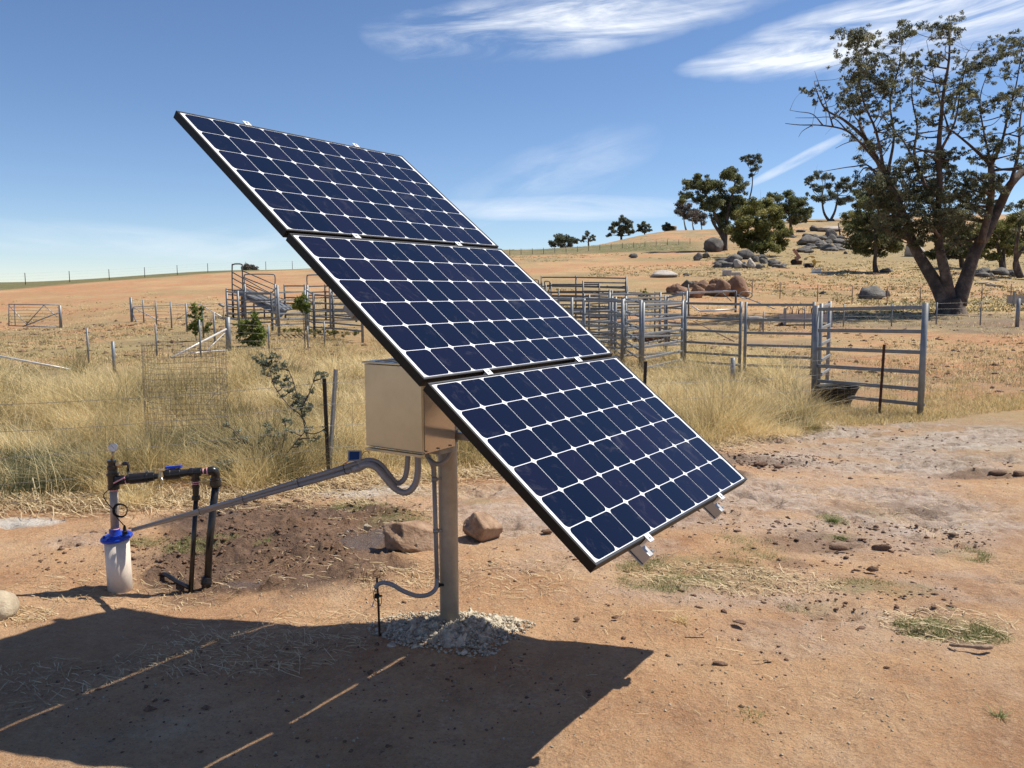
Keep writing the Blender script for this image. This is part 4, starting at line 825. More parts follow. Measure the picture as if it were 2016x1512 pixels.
# ------------------------------------------------------------------ rail panels of the cattle yards
def rail_panel(name, a, b_, h, rails, label, cat, mat='yard', r=.022, rw=None, group=None, hoop=0.0, posts=(1, 1), pr=.035, oval=True, extend=0.0):
    """a, b_ ground points; rails = heights"""
    o = thing(name, (a+b_)/2, label, cat, group)
    for p, on in ((a, posts[0]), (b_, posts[1])):
        if on:
            mb = MB(); mb.tube([p-Z3*.05, p+Z3*(h+extend)], pr, 10); mb.build('post', M[mat], o)
    d = (b_-a).normalized()
    hsrc = None
    for z in rails:
        mb = MB()
        if oval: mb.bar(a+Z3*z, b_+Z3*z, .04, r*2.2) if False else mb.tube([a+Z3*z, b_+Z3*z], r, 8)
        else: mb.box((a+b_)/2+Z3*z, ((b_-a).length, .03, r*2.6), (d, d.cross(Z3), Z3))
        mb.build('rail', M[mat], o)
    if hoop:
        mb = MB(); mb.tube(bez([a+Z3*h, a+Z3*(h+hoop*.8), a.lerp(b_, .12)+Z3*(h+hoop), a.lerp(b_, .88)+Z3*(h+hoop), b_+Z3*(h+hoop*.8), b_+Z3*h], 5), r, 8); mb.build('top_hoop', M[mat], o)
    return o
RF = [1.74, 1.36, 1.03, .72, .45, .21]
def gp2(x, Y): return G(x, Y)
def tilted(x1, Y1, yt1, yb1, x2, Y2, yt2, yb2, fr, **k): pass
def panel_px(name, x1, Y1, x2, Y2, ytop1, ybot1, ytop2, ybot2, fr, label, cat, mat='yard', r=.024, group=None, oval=False, pr=.04):
    """a rail panel whose top and bottom rails rise with the slope of the ground"""
    A1, B1 = P(x1, ytop1, Y1), P(x1, ybot1, Y1); A2, B2 = P(x2, ytop2, Y2), P(x2, ybot2, Y2)
    g1, g2_ = G(x1, Y1), G(x2, Y2); o = thing(name, (g1+g2_)/2, label, cat, group)
    for g_, t_ in ((g1, A1), (g2_, A2)):
        mb = MB(); mb.tube([Vector((t_.x, t_.y, g_.z-.05)), t_+Z3*.07], pr, 12); mb.build('post', M[mat], o)
    for f in fr:
        a, b_ = A1.lerp(B1, f), A2.lerp(B2, f); d = (b_-a).normalized(); s = d.cross(Z3).normalized(); mb = MB()
        mb.box((a+b_)/2, ((b_-a).length-.03, .034, r*2.4), (d, s, s.cross(d))); mb.build('rail', M[mat], o, bevel=.012)
    return o
FR = [0, .246, .46, .665, .843, 1.0]
panel_px('yard_gate', 1608, 15.0, 1822, 13.15, 609, 775.5, 605, 797, FR, 'large galvanised gate panel standing nearest at right beside the black tub', 'yard gate', 'yard', .026, pr=.048)
panel_px('yard_gate', 1617, 15.1, 1634, 16.3, 605, 762, 600, 750, [0, .26, .46, .66, .84, 1], 'short rail panel running back from the left post of the nearest gate', 'yard gate', 'galv', .026, pr=.036)
panel_px('rail_fence', 1469, 20.8, 1603, 20.0, 600, 719, 600, 724, FR, 'rail panel in front of the grazing sheep, left of the nearest gate', 'yard fence', 'yard', .026, pr=.04)
panel_px('rail_fence', 1350, 22.5, 1459, 20.9, 597, 711, 599, 719, FR, 'rail panel left of the one in front of the sheep', 'yard fence', 'yard', .026, pr=.04)
panel_px('yard_gate', 1267, 20.3, 1344, 22.2, 601, 725, 597, 708, FR, 'pale gate swung open towards the camera at the left end of the near rail panels', 'yard gate', 'galv', .026, pr=.036)
g_ = 'rail panels of the cattle yards right of the solar array'; lb = 'grey rail panel in the cluttered cattle yards just right of the solar array'
for (x1, Y1, x2, Y2, t1, b1, t2, b2, mt) in (
    (1232, 25, 1310, 27, 587, 683, 585.5, 668, 'galv'), (1314, 27, 1352, 25.5, 586, 668, 577, 675, 'galv'), (1226, 22, 1345, 24.5, 594, 700, 594, 693, 'yard'),
    (1126, 25.5, 1205, 26.5, 590, 690, 588, 684, 'galv'), (1080, 27, 1212, 25, 587, 676, 589, 692, 'yard'), (1000, 30, 1126, 25.5, 580, 664, 590, 690, 'yard'),
    (1066, 38, 1134, 37, 546, 634, 546, 636, 'yard_dark'), (1134, 37, 1233, 33, 546, 636, 548, 645, 'yard_dark'), (1020, 40, 1068, 38, 556, 630, 560, 634, 'yard_dark'), (1148, 33, 1232, 34, 556, 640, 557, 640, 'yard_dark'),
    (1205, 33, 1290, 36, 575, 650, 578, 645, 'yard_dark'), (1290, 36, 1345, 33, 577, 645, 579, 652, 'yard_dark'), (1100, 31, 1200, 30, 574, 655, 574, 660, 'yard_dark'), (1060, 29, 1160, 28, 583, 664, 584, 668, 'yard_dark'), (1150, 28.5, 1235, 30.5, 582, 668, 578, 656, 'yard_dark'), (1200, 29, 1300, 30, 580, 662, 579, 656, 'yard'), (1085, 35, 1180, 34, 560, 640, 560, 642, 'yard_dark'), (1232, 24.6, 1262, 21.5, 589, 688, 596, 708, 'yard'), (1150, 24, 1228, 22.2, 593, 698, 593, 703, 'yard'), (1205, 26, 1226, 22.3, 588, 684, 593, 700, 'yard')):
    panel_px('rail_fence', x1, Y1, x2, Y2, t1, b1, t2, b2, FR if mt != 'yard_dark' else [0, .2, .4, .6, .8, 1], lb, 'yard fence', mt, .024, g_, pr=.045 if mt == 'yard' else .035)
rail_panel('yard_race', G(1075, 34), G(1235, 34), 2.05, [2.02, 1.75], 'tall dark race rails rising above the yards right of the solar array', 'yard rail', 'yard_dark', .03)
for x_, Y_ in ((1072, 37), (1050, 39)):
    rail_panel('hooped_gate', G(x_, Y_), G(x_+10, Y_), 1.75, [1.2, .6], 'small hooped slide gate peeping over the yards beside the panel edge', 'yard gate', 'yard_dark', .025, group='hooped slide gates right of the solar array', hoop=.35)
g_ = 'rail panels of the cattle yards left of the solar array'; lb = 'grey rail panel in the cattle yards left of the solar array, around the loading ramp'
for (x1, Y1, x2, Y2, t1, b1, t2, b2, mt) in (
    (446, 36, 468, 34.5, 574, 636, 577, 639, 'yard'), (468, 34.5, 534, 35, 576, 636, 577, 634, 'yard'), (534, 35, 546, 32.5, 577, 634, 565, 641, 'yard'),
    (547, 33, 600, 35, 576, 639, 574, 637, 'yard'), (604, 34, 617, 32, 572, 641, 580, 646, 'yard'), (617, 32, 655, 32, 580, 644, 583, 646, 'yard'), (655, 32, 712, 30, 583, 646, 584, 652, 'yard'),
    (446, 44, 480, 42, 570, 618, 573, 620, 'yard_dark'), (560, 42, 600, 41, 563, 620, 563, 620, 'yard_dark'), (606, 40, 640, 41, 564, 622, 563, 620, 'yard_dark'), (640, 41, 700, 40, 563, 620, 566, 624, 'yard_dark'), (655, 36, 720, 37, 576, 630, 578, 630, 'yard_dark')):
    panel_px('rail_fence', x1, Y1, x2, Y2, t1, b1, t2, b2, FR if mt == 'yard' else [0, .2, .4, .6, .8, 1], lb, 'yard fence', mt, .026, g_, pr=.05)
for x1, x2, Y_, lbl in ((483, 543, 37, 'tall gateway with a round cornered hoop in front of the loading ramp'), (606, 650, 36, 'tall gateway with a round cornered hoop right of the loading ramp')):
    rail_panel('yard_gateway', G(x1, Y_), G(x2, Y_), 1.9, [1.45, 1.1, .75, .4], lbl, 'yard gate', 'yard', .028, hoop=.42, pr=.045)
# loading ramp
ra = G(468, 43); rm_ = thing('loading_ramp', ra, 'steel stock loading ramp sloping down to the right in the left yards', 'loading ramp')
def rp(x, y, dy=0): return P(x, y, 43+dy)
mb = MB(); mb.tube(bez([Vector((rp(457, 600).x, 43, ra.z)), rp(457, 530), rp(459, 521), rp(468, 519.5), rp(476, 521), rp(477, 530), Vector((rp(477, 600).x, 43.1, ra.z))], 5), .035, 8); mb.build('end_hoop', M['yard_dark'], rm_)
for (x1, y1), (x2, y2) in (((457, 536), (530, 576)), ((457, 547), (528, 587)), ((457, 559), (490, 577)), ((477, 533), (545, 562)), ((477, 545), (545, 572)), ((477, 556), (560, 590))):
    mb = MB(); mb.tube([rp(x1, y1), rp(x2, y2, -1.5)], .028, 7); mb.build('side_rail', M['yard_dark'], rm_)
mb = MB(); mb.poly([rp(458, 572, .1), rp(484, 568, .1), rp(585, 607, -1.6), rp(560, 612, -2.0)], .06, (0, -.3, 1)); mb.build('ramp_floor', M['galv'], rm_)
mb = MB(); mb.poly([rp(460, 574, 0), rp(486, 570, 0), rp(566, 612, -1.9), rp(553, 625, -1.9), rp(500, 598, -.6)], .05, (0, 1, 0)); mb.build('side_sheet', M['galv'], rm_)
for x_ in (459, 476, 500, 520):
    q = G(x_, 42.6); mb = MB(); mb.tube([q, Vector((q.x, q.y, rp(x_, 575+(x_-459)*.42).z))], .04, 7); mb.build('leg', M['rust'], rm_)
# posts and wires helpers
def plain_fence(name, pts, hts, label, wires=(.95, .7, .45, .2), mat='galv', pr=.03, wr=.004, mats=None, tube_n=7):
    gs = [G(x, Y) for x, Y in pts]; o = thing(name, gs[0], label, 'fence')
    for i, (g_, h) in enumerate(zip(gs, hts)):
        mb = MB(); mb.tube([g_-Z3*.1, g_+Z3*h], pr if not isinstance(pr, (list, tuple)) else pr[i], tube_n); mb.build('post', M[mats[i] if mats else mat], o)
    for w_ in wires:
        mb = MB(); mb.tube([g_+Z3*(h*w_) for g_, h in zip(gs, hts)], wr, 4, cap=False); mb.build('wire', M['wire'], o)
    return o
plain_fence('post_fence', [(258, 44), (281.5, 42), (306.5, 40), (336, 37.5), (366, 35), (398, 32), (420, 29.5), (447, 26.3)], [1.28, 1.2, 1.2, 1.2, 1.2, 1.2, 1.1, 1.08], 'line of grey posts from the far gate to the braced corner post', pr=[.07, .035, .035, .035, .035, .035, .035, .085], mat='yard')
plain_fence('post_fence', [(168, 22), (218, 19.5)], [.95, .75], 'two short grey posts standing in the grass left of the tree guard', wires=(.9,), pr=[.028, .04], mat='yard')
plain_fence('post_fence', [(304, 24.5), (391, 24), (527, 25), (604, 27), (637, 28.5)], [.95, 1.1, .9, .75, .85], 'line of thin steel posts across the paddock behind the tree guard', pr=.026, mat='yard')
plain_fence('horizon_fence', [(-60, 88), (53, 93), (140, 98), (218, 103), (288, 108), (352, 113), (412, 118), (487, 124), (526, 128), (578, 132), (640, 137)], [1.3]*11, 'far fence of thin dark posts along the left skyline', mat='picket_black', pr=.04, wr=.003)
plain_fence('field_fence', [(960+22*i, 150+1.6*i) for i in range(19)], [1.15]*19, 'far fence of small posts along the green strip on the hill', mat='picket_black', pr=.045, wr=.008)
plain_fence('post_fence', [(1480, 62), (1535, 60), (1609, 58), (1677, 56.5), (1746, 55.5), (1811, 54.5), (1870, 54), (1932, 53.5), (1989, 57), (2060, 60)], [1.2]*10, 'thin post fence crossing behind the big gum tree and the lone boulder', mat='wood', pr=.035, wr=.006)
plain_fence('post_fence', [(1504, 34), (1585, 36), (1662, 37), (1757, 37), (1845, 38), (1932, 37.5), (2005, 36.5), (2090, 37)], [.95, .95, 1, 1, 1.0, 1.08, 1.25, 1.2], 'grey post fence in front of the big gum tree ending at a thick post', pr=[.03, .03, .03, .03, .03, .03, .085, .03], mat='galv')
q = G(1446, 17.5); mb = MB(); mb.tube([q, q+Z3*.62], .05, 10); o = mb.build('short_post', M['galv']); tag(o, 'short thick grey post in the long grass below the rail panels', 'post')
q = G(1267, 16.0); mb = MB(); mb.tube([G(1416, 21), G(1416, 21)+Z3*.1], .03, 6)
# white brace at the corner post
br_ = thing('corner_brace', G(390, 25.5), 'pale slanting pipe brace leaning on the corner post at left', 'brace')
mb = MB(); mb.tube([P(332, 707, 23.8), P(445, 648, 26.2)], .032, 8); mb.build('strut', M['white_rail'], br_)
mb = MB(); mb.tube([P(355, 697, 24.5), P(447, 689, 26.2)], .02, 8); mb.tube([P(407, 690, 25), P(443, 655, 26.2)], .015, 6); mb.build('stay', M['white_rail'], br_)
lg = thing('fallen_gate', G(60, 22), 'low pale pipe gate lying at the left edge of the paddock', 'gate')
mb = MB(); mb.tube([P(-60, 690, 20.5), P(148, 729.5, 20.2)], .028, 8); mb.build('top_pipe', M['white_rail'], lg)
mb = MB(); mb.tube([P(-60, 752, 18.3), P(55, 738, 19.4)], .02, 8); mb.build('bottom_pipe', M['white_rail'], lg)
def pipe_gate(name, c, lines, label, mats='white_rail', r=.022):
    o = thing(name, c, label, 'gate')
    for nm, (x1, y1), (x2, y2), Y1, Y2, rr__, mt in lines:
        mb = MB(); mb.tube([P(x1, y1, Y1), P(x2, y2, Y2)], rr__, 7); mb.build(nm, M[mt], o)
    return o
pipe_gate('farm_gate', G(68, 43), [('post', (118, 601), (120, 646), 43, 43, .075, 'galv'), ('frame', (17, 599), (115, 600), 43, 43, .026, 'galv'), ('frame', (17, 641), (118, 644), 43, 43, .026, 'galv'), ('frame', (17.5, 599), (17.5, 641), 43, 43, .026, 'galv'), ('frame', (28, 599), (30, 641), 43, 43, .022, 'galv'),
    ('brace', (18, 602), (52, 638), 43, 43, .022, 'white_rail'), ('brace', (50, 641), (86, 601), 43, 43, .024, 'galv'), ('brace', (86, 601), (113, 624), 43, 43, .02, 'white_rail'), ('brace', (45, 643), (116, 615), 42.8, 42.8, .03, 'galv')]+
    [('wire', (18, 605+i*6), (116, 606+i*6), 43, 43, .008, 'wire') for i in range(6)], 'closed farm gate with crossed braces at far left')
pipe_gate('farm_gate', G(350, 42), [('frame', (263, 604), (437, 597), 44, 41, .022, 'white_rail'), ('frame', (265, 643), (440, 635), 44, 41, .024, 'white_rail'), ('frame', (440, 598), (440, 635), 41, 41, .024, 'galv'), ('frame', (262, 606), (262, 646), 44, 44, .022, 'galv'), ('brace', (262, 605), (331, 641), 44, 43, .028, 'white_rail'), ('brace', (392, 599), (437, 624), 42, 41, .028, 'white_rail'),
    ('brace', (330, 641), (392, 600), 43, 42, .014, 'galv'), ('brace', (258, 614), (281, 654), 44, 43, .032, 'galv'), ('counterweight', (431, 598), (441, 604), 41, 41, .07, 'galv')]+[('wire', (263, 608+i*7), (438, 602+i*7), 44, 41, .007, 'wire') for i in range(5)], 'long farm gate with white diagonal braces left of the yards')
pipe_gate('pipe_gate', G(1420, 40), [('top_rail', (1337, 577), (1449, 573), 42, 40, .05, 'white_rail'), ('post', (1449, 572), (1448, 615), 40, 40, .055, 'yard_dark'), ('post', (1355, 560), (1356, 622), 41, 41, .04, 'yard_dark'), ('brace', (1405, 585), (1420, 574), 40.5, 40.5, .02, 'galv'), ('brace', (1420, 574), (1440, 593), 40.5, 40.4, .02, 'galv'),
    ('bottom_rail', (1378, 613), (1449, 609), 39, 39.5, .045, 'white_rail'), ('brace', (1362, 602), (1379, 613), 39.5, 39, .03, 'white_rail'), ('brace', (1452, 580), (1525, 608), 40, 36, .022, 'galv'), ('brace', (1365, 632), (1445, 672), 30, 26, .018, 'wood')], 'pale old pipe gate in front of the red boulder pile')
hp = GP(1468, 590); mb = MB(); mb.tube([P(1468+13*math.cos(a), 581+7*math.sin(a), 47) for a in np.linspace(0, 2*PI, 25)], .03, 6, cap=False); o = mb.build('wire_hoop', M['galv']); tag(o, 'oval wire hoop lying against the right end of the boulder pile', 'hoop')
# black tub
tc_ = G(1655, 14.7); mb = MB(); mb.lathe(tc_, (0, 0, 1), [(0, .22), (.05, .25), (.26, .34), (.30, .365), (.315, .375), (.32, .36), (.29, .335), (.06, .235), (.05, .02)], 30)
o = mb.build('feed_tub', M['rubber']); tag(o, 'round black rubber tub on the ground by the nearest gate', 'tub')
# hay feeders
def feeder(c, dx, w, label, hoops=7, s=1.0):
    o = thing('hay_feeder', c, label, 'feeder'); mb = MB(); h = .42*s
    for (yo, xo, sx_, sy_) in ((-.35, 0, w, .03), (.35, 0, w, .03), (0, -w/2, .03, .7), (0, w/2, .03, .7)): mb.box(c+Vector((xo, yo, h*.75)), (sx_, sy_, h*.9))
    mb.box(c+Vector((0, 0, h*.32)), (w, .68, .03)); mb.build('trough', M['concrete'], o)
    for k in range(hoops):
        x = -w/2+w*(k+.7)/(hoops+.4); hh__ = .42+.10*math.sin(k*2.3); mb = MB()
        mb.tube(bez([c+Vector((x-.13, -.3, h)), c+Vector((x-.12, -.3, h+hh__*.7)), c+Vector((x, -.3, h+hh__)), c+Vector((x+.12, -.3, h+hh__*.7)), c+Vector((x+.13, -.3, h))], 5), .014, 5)
        mb.build('hoop', M['rust'], o)
        for q in (-.06, .05):
            mb = MB(); mb.tube([c+Vector((x+q, .28, h)), c+Vector((x+q, .2, h+hh__*.85))], .011, 5); mb.build('hay_bar', M['rust'], o)
    for sx_ in (-1, 1):
        mb = MB(); mb.box(c+Vector((sx_*w*.49, -.33, (h+.35)/2)), (.09, .09, h+.35)); mb.build('leg', M['galv'], o)
    return o
feeder(G(1587, 38), 0, 2.15, 'grey hay feeder with rusty wire hoops behind the rail panels')
feeder(G(2012, 52), 0, 1.5, 'grey hay feeder cut by the right edge, standing beyond the thick post', 4, 1.3)
mb = MB(); q = G(1283, 30); mb.box(q+Z3*.3, (1.3, .5, .34)); o = mb.build('rusty_trough', M['rust'], bevel=.02); tag(o, 'rusty box trough seen through the yards left of the pipe gate', 'trough')
# sheep
sc = G(1488, 36.3); S = .78
shp = thing('sheep', sc, 'grey sheep with a pale face grazing behind the rail panel', 'sheep')
sk = [((-.46, 0, .56), .13), ((-.22, 0, .60), .19), ((.08, 0, .60), .20), ((.34, 0, .62), .16), ((.50, 0, .60), .10), ((.62, 0, .46), .075), ((-.40, .11, .36), .06), ((-.44, .11, .18), .035), ((-.41, .11, .02), .03), ((-.36, -.11, .36), .06), ((-.40, -.11, .18), .035), ((-.37, -.11, .02), .03),
      ((.30, .10, .34), .05), ((.31, .10, .17), .033), ((.30, .10, .02), .03), ((.36, -.10, .34), .05), ((.35, -.10, .17), .033), ((.36, -.10, .02), .03), ((-.57, 0, .52), .04)]
ed = [(0, 1), (1, 2), (2, 3), (3, 4), (4, 5), (0, 6), (6, 7), (7, 8), (0, 9), (9, 10), (10, 11), (3, 12), (12, 13), (13, 14), (3, 15), (15, 16), (16, 17), (0, 18)]
def skinned(name, sk, ed, mat, par, base, scale, rootv=1, sub=2):
    me_ = bpy.data.meshes.new(name); off = base-rootloc(par)
    me_.from_pydata([tuple(Vector(p)*scale+off) for p, r in sk], ed, []); me_.update(); me_.materials.append(mat)
    o = bpy.data.objects.new(name, me_); C.objects.link(o); o.parent = par
    md = o.modifiers.new('skin', 'SKIN'); md.use_smooth_shade = True
    for i, (p, r) in enumerate(sk): me_.skin_vertices[0].data[i].radius = (r*scale, r*scale); me_.skin_vertices[0].data[i].use_root = (i == rootv)
    sb = o.modifiers.new('sub', 'SUBSURF'); sb.levels = sub; sb.render_levels = sub
    return o
skinned('body', sk, ed, M['wool'], shp, sc, S)
skinned('head', [((.54, 0, .62), .11), ((.68, 0, .52), .115), ((.75, 0, .36), .085), ((.76, 0, .24), .06), ((.62, .12, .56), .03), ((.64, .20, .52), .02), ((.62, -.12, .56), .03), ((.64, -.20, .52), .02)], [(0, 1), (1, 2), (2, 3), (1, 4), (4, 5), (1, 6), (6, 7)], M['wool_pale'], shp, sc, S, 1)
# ------------------------------------------------------------------ grass
def interp(x, pts): return np.interp(x, [p[0] for p in pts], [p[1] for p in pts])
def px_of(X, Y): return 1008+F*X/np.maximum(Y, .1)*1.0
def rows_to_Y(px, rowpts):
    """front/back limit of a meadow strip as forward distance, per column"""
    xs = [p[0] for p in rowpts]; ys = [GP(p[0], p[1]).y for p in rowpts]; return np.interp(px, xs, ys)
FRONT = [(-500, 1010), (0, 985), (250, 982), (450, 966), (720, 938), (1000, 925), (1400, 872), (1600, 846), (1640, 838)]
BACK = [(-500, 752), (0, 752), (300, 742), (450, 722), (560, 702), (700, 668), (900, 668), (1200, 692), (1500, 712), (1575, 745), (1602, 815)]
def blades(name, X, Y, h, w, lean, az_, col, mat, curl=.5, segs=2, gz=None):
    n = len(X); z0_ = (zt(X, Y) if gz is None else gz)-.01
    dx, dy = np.cos(az_), np.sin(az_); wa = rng.uniform(0, PI, n); wx, wy = np.cos(wa)*w/2, np.sin(wa)*w/2
    P_ = []
    for s in range(segs+1):
        t = s/segs; off = lean*(t*(1-curl)+curl*t*t)*h; zz = z0_+h*(t-.25*curl*lean*t*t)
        k = (1-t)**.6 if s < segs else 0.12
        P_.append(np.stack([X+dx*off+wx*k, Y+dy*off+wy*k, zz], -1)); P_.append(np.stack([X+dx*off-wx*k, Y+dy*off-wy*k, zz], -1))
    V_ = np.stack(P_, 1).reshape(-1, 3); m_ = 2*(segs+1); o_ = np.arange(n)[:, None]*m_
    f = np.concatenate([o_+np.array([2*s, 2*s+1, 2*s+3, 2*s+2]) for s in range(segs)])
    return np_mesh(name, V_, f, mat, attr=np.repeat(col, m_))
def tufts(nt, per, px0, px1, front, back, pw=1.0, keep=None):
    px = rng.uniform(px0, px1, nt); yf, yb = rows_to_Y(px, front), rows_to_Y(px, back)
    yf = yf*(1+.05*(fbm(px*.012, px*0, 11, 4)-.5)*4*(yf < 12)); yb = yb*(1+(fbm(px*.02, px*0+5, 13, 4)-.5)*.55)
    u = rng.random(nt); inv = (1/yf)*(1-u)+(1/yb)*u; Y = 1/inv          # even cover as seen along the ground
    X = (px-1008)/F*Y
    if keep is not None: m_ = keep(X, Y); X, Y = X[m_], Y[m_]
    k = rng.poisson(per, len(X)); idx = np.repeat(np.arange(len(X)), k); sp = rng.normal(0, .040, (len(idx), 2))*np.clip(Y[idx]/9, .7, 2)[:, None]
    return X, Y, idx, X[idx]+sp[:, 0], Y[idx]+sp[:, 1], sp
X0, Y0, idx, X, Y, sp = tufts(11500, 17, -180, 1604, FRONT, BACK)
patch = fbm(X0*.55, Y0*.55, 201, 4); patch2 = fbm(X0*.9+7, Y0*.9, 207, 3)
green_w = np.clip((patch-.53)*6, 0, 1)
pxt = px_of(X0, Y0); front_d = Y0-rows_to_Y(pxt, FRONT)
green_w = np.maximum(green_w, np.clip(1-np.abs(front_d-.9)/1.1, 0, 1)*np.clip((650-pxt)/200, 0, 1)*np.clip((patch2-.42)*5, 0, 1))
th_h = (.10+.34*np.clip((patch2-.32)*2.4, 0, 1))*(.7+.6*rng.random(len(X0)))*np.clip(.45+front_d*.7, .45, 1)
th_h = np.where(pxt > 1150, th_h*1.15, th_h*1.0)
th_h = th_h*np.clip(.35+(fbm(X0*2.1, Y0*2.1, 241, 3)-.36)*4.2, .3, 1.75)
tv = np.clip(.66+rng.normal(0, .16, len(X0))-green_w*.55+(fbm(X0*1.9, Y0*1.9, 215, 3)-.5)*2.0+np.where(rng.random(len(X0)) < .13, -.35, 0), 0, 1)
h = th_h[idx]*rng.uniform(.55, 1.25, len(idx)); w = np.clip(.0016+.00042*Y, .003, .011)*rng.uniform(.6, 1.4, len(idx))
azr = np.arctan2(sp[:, 1], sp[:, 0]); azw = PI+rng.normal(0, .7, len(idx)); ta_ = (fbm(X0*.8, Y0*.8, 231, 3)*4*PI)[idx]+rng.normal(0, .5, len(idx)); rs_ = rng.random(len(idx)); a_ = np.where(rs_ < .3, azw, np.where(rs_ < .6, ta_, azr+rng.normal(0, .6, len(idx))))
o = blades('tall_dry_grass', X, Y, h, w, np.clip(rng.gamma(1.7, .68, len(idx)), .05, 3.0), a_, np.clip(tv[idx]+rng.normal(0, .13, len(idx)), 0, 1), M['grass_dry'])
tag(o, 'tall dry yellow grass leaning in the wind behind the solar array', 'grass', kind='stuff')
n_ = 5200; k_ = rng.integers(0, len(X0), n_); X = X0[k_]+rng.normal(0, .08, n_); Y = Y0[k_]+rng.normal(0, .08, n_); hs_ = rng.uniform(.28, .62, n_)*np.where(rng.random(n_) < .5, .75, 1)
o = blades('seed_stalks', X, Y, hs_, np.clip(.0012+.00045*Y, .003, .01)*1.15, rng.gamma(2.2, .3, n_), rng.uniform(0, 2*PI, n_), np.clip(rng.normal(.9, .12, n_), 0, 1), M['grass_dry'], curl=.8, segs=3); tag(o, 'taller pale seed stalks rising out of the dry grass', 'grass', kind='stuff')
# flattened straw and thatch at the foot of the meadow
n_ = 14000; px = rng.uniform(-150, 1650, n_); yf = rows_to_Y(px, FRONT); Yq = yf+rng.normal(-.12, .22, n_); q = np.column_stack([(px-1008)/F*Yq, Yq])
o = straw('thatch', q, rng.gamma(2.2, .045, n_)+.03, np.clip(.0025+.0004*Yq, .003, .007)*rng.uniform(.6, 1.4, n_), np.clip(rng.beta(3.5, 1.6, n_), 0, 1), M['litter'], .02, .35); tag(o, 'flattened dry stalks along the front edge of the tall grass', 'straw', kind='stuff')
# low fringe by the gate and short paddock grass beyond
FR2 = [(1600, 846), (1700, 838), (1830, 830), (2016, 806), (2300, 780)]; BK2 = [(1600, 770), (1700, 792), (1830, 790), (2016, 770), (2300, 750)]
X0, Y0, idx, X, Y, sp = tufts(2600, 10, 1590, 2200, FR2, BK2)
h = (.04+.09*rng.random(len(X0)))[idx]*rng.uniform(.5, 1.3, len(idx))*np.where(px_of(X, Y) < 1630, 1.6, 1.0)
o = blades('fringe_grass', X, Y, h, .007*rng.uniform(.6, 1.5, len(idx)), rng.gamma(2, .4, len(idx)), rng.uniform(0, 2*PI, len(idx)), np.clip(.55+rng.normal(0, .2, len(idx)), 0, 1), M['grass_dry']); tag(o, 'short dry grass under the nearest gate', 'grass', kind='stuff')
FR3 = [(-300, 760), (0, 752), (300, 742), (450, 722), (700, 672), (900, 670), (1230, 690), (1560, 730), (1640, 785), (1830, 790), (2016, 770), (2400, 750)]; BK3 = [(-300, 590), (600, 590), (1200, 585), (1600, 570), (2400, 565)]
def keep3(X, Y): return fbm(X*.35, Y*.35, 303, 4)+.25*fbm(X*1.5, Y*1.5, 305, 2) > .575
X0, Y0, idx, X, Y, sp = tufts(34000, 5, -150, 2200, FR3, BK3, keep=keep3)
pn = fbm(X0*.15, Y0*.15, 307, 4); tvv = np.where(rng.random(len(X0)) < np.where(pn > .5, .62, .38), .12, .85)
h = (.03+.09*rng.random(len(X0)))[idx]*rng.uniform(.5, 1.3, len(idx))
o = blades('paddock_grass', X, Y, h, np.clip(.0007*Y, .008, .05)*rng.uniform(.6, 1.5, len(idx)), rng.gamma(2, .4, len(idx)), rng.uniform(0, 2*PI, len(idx)), np.clip(tvv[idx]+rng.normal(0, .17, len(idx)), 0, 1), M['grass_dry'], segs=1); tag(o, 'thin dry tufts over the grazed paddock', 'grass', kind='stuff')
# tussocks on the far slope
n_ = 26000; Yh = 46*(240/46)**(rng.random(n_)**1.15); ph = rng.uniform(-100, 2250, n_); Xh = (ph-1008)/F*Yh
dn_ = fbm(Xh*.07, Yh*.07, 311, 5)+.2*(fbm(Xh*.4, Yh*.4, 313, 3)-.5)+np.where(ph > 1380, .08, np.where(ph > 900, -.05, -.5)); kp = dn_ > .50; Xh, Yh = Xh[kp], Yh[kp]
tvv = np.where(rng.random(len(Xh)) < .6, rng.normal(.08, .08, len(Xh)), rng.normal(.8, .15, len(Xh))); idx = np.repeat(np.arange(len(Xh)), 5)
X = Xh[idx]+rng.normal(0, .16, len(idx)); Y = Yh[idx]+rng.normal(0, .2, len(idx))
o = blades('slope_tussocks', X, Y, rng.uniform(.05, .18, len(idx)), rng.uniform(.07, .20, len(idx)), rng.gamma(2, .5, len(idx)), rng.uniform(0, 2*PI, len(idx)), np.clip(tvv[idx], 0, 1), M['grass_dry'], segs=1); tag(o, 'dry and olive tussocks over the far slope', 'grass', kind='stuff')
# dung and dark litter over the yards paddock
n_ = 2600; Yh = 15+34*rng.random(n_)**.8; ph = rng.uniform(-50, 2150, n_); Xh = (ph-1008)/F*Yh; kp = (fbm(Xh*.4, Yh*.4, 321, 4) > .47) & ~((Yh < 24) & (ph < 1600)); Xh, Yh = Xh[kp], Yh[kp]
o = chunks('paddock_litter', np.column_stack([Xh, Yh, zt(Xh, Yh)+.01]), rng.gamma(2, .022, len(Xh))+.02, M['clod'], .55); tag(o, 'dark dung and clods scattered over the trampled paddock', 'dung', kind='stuff')
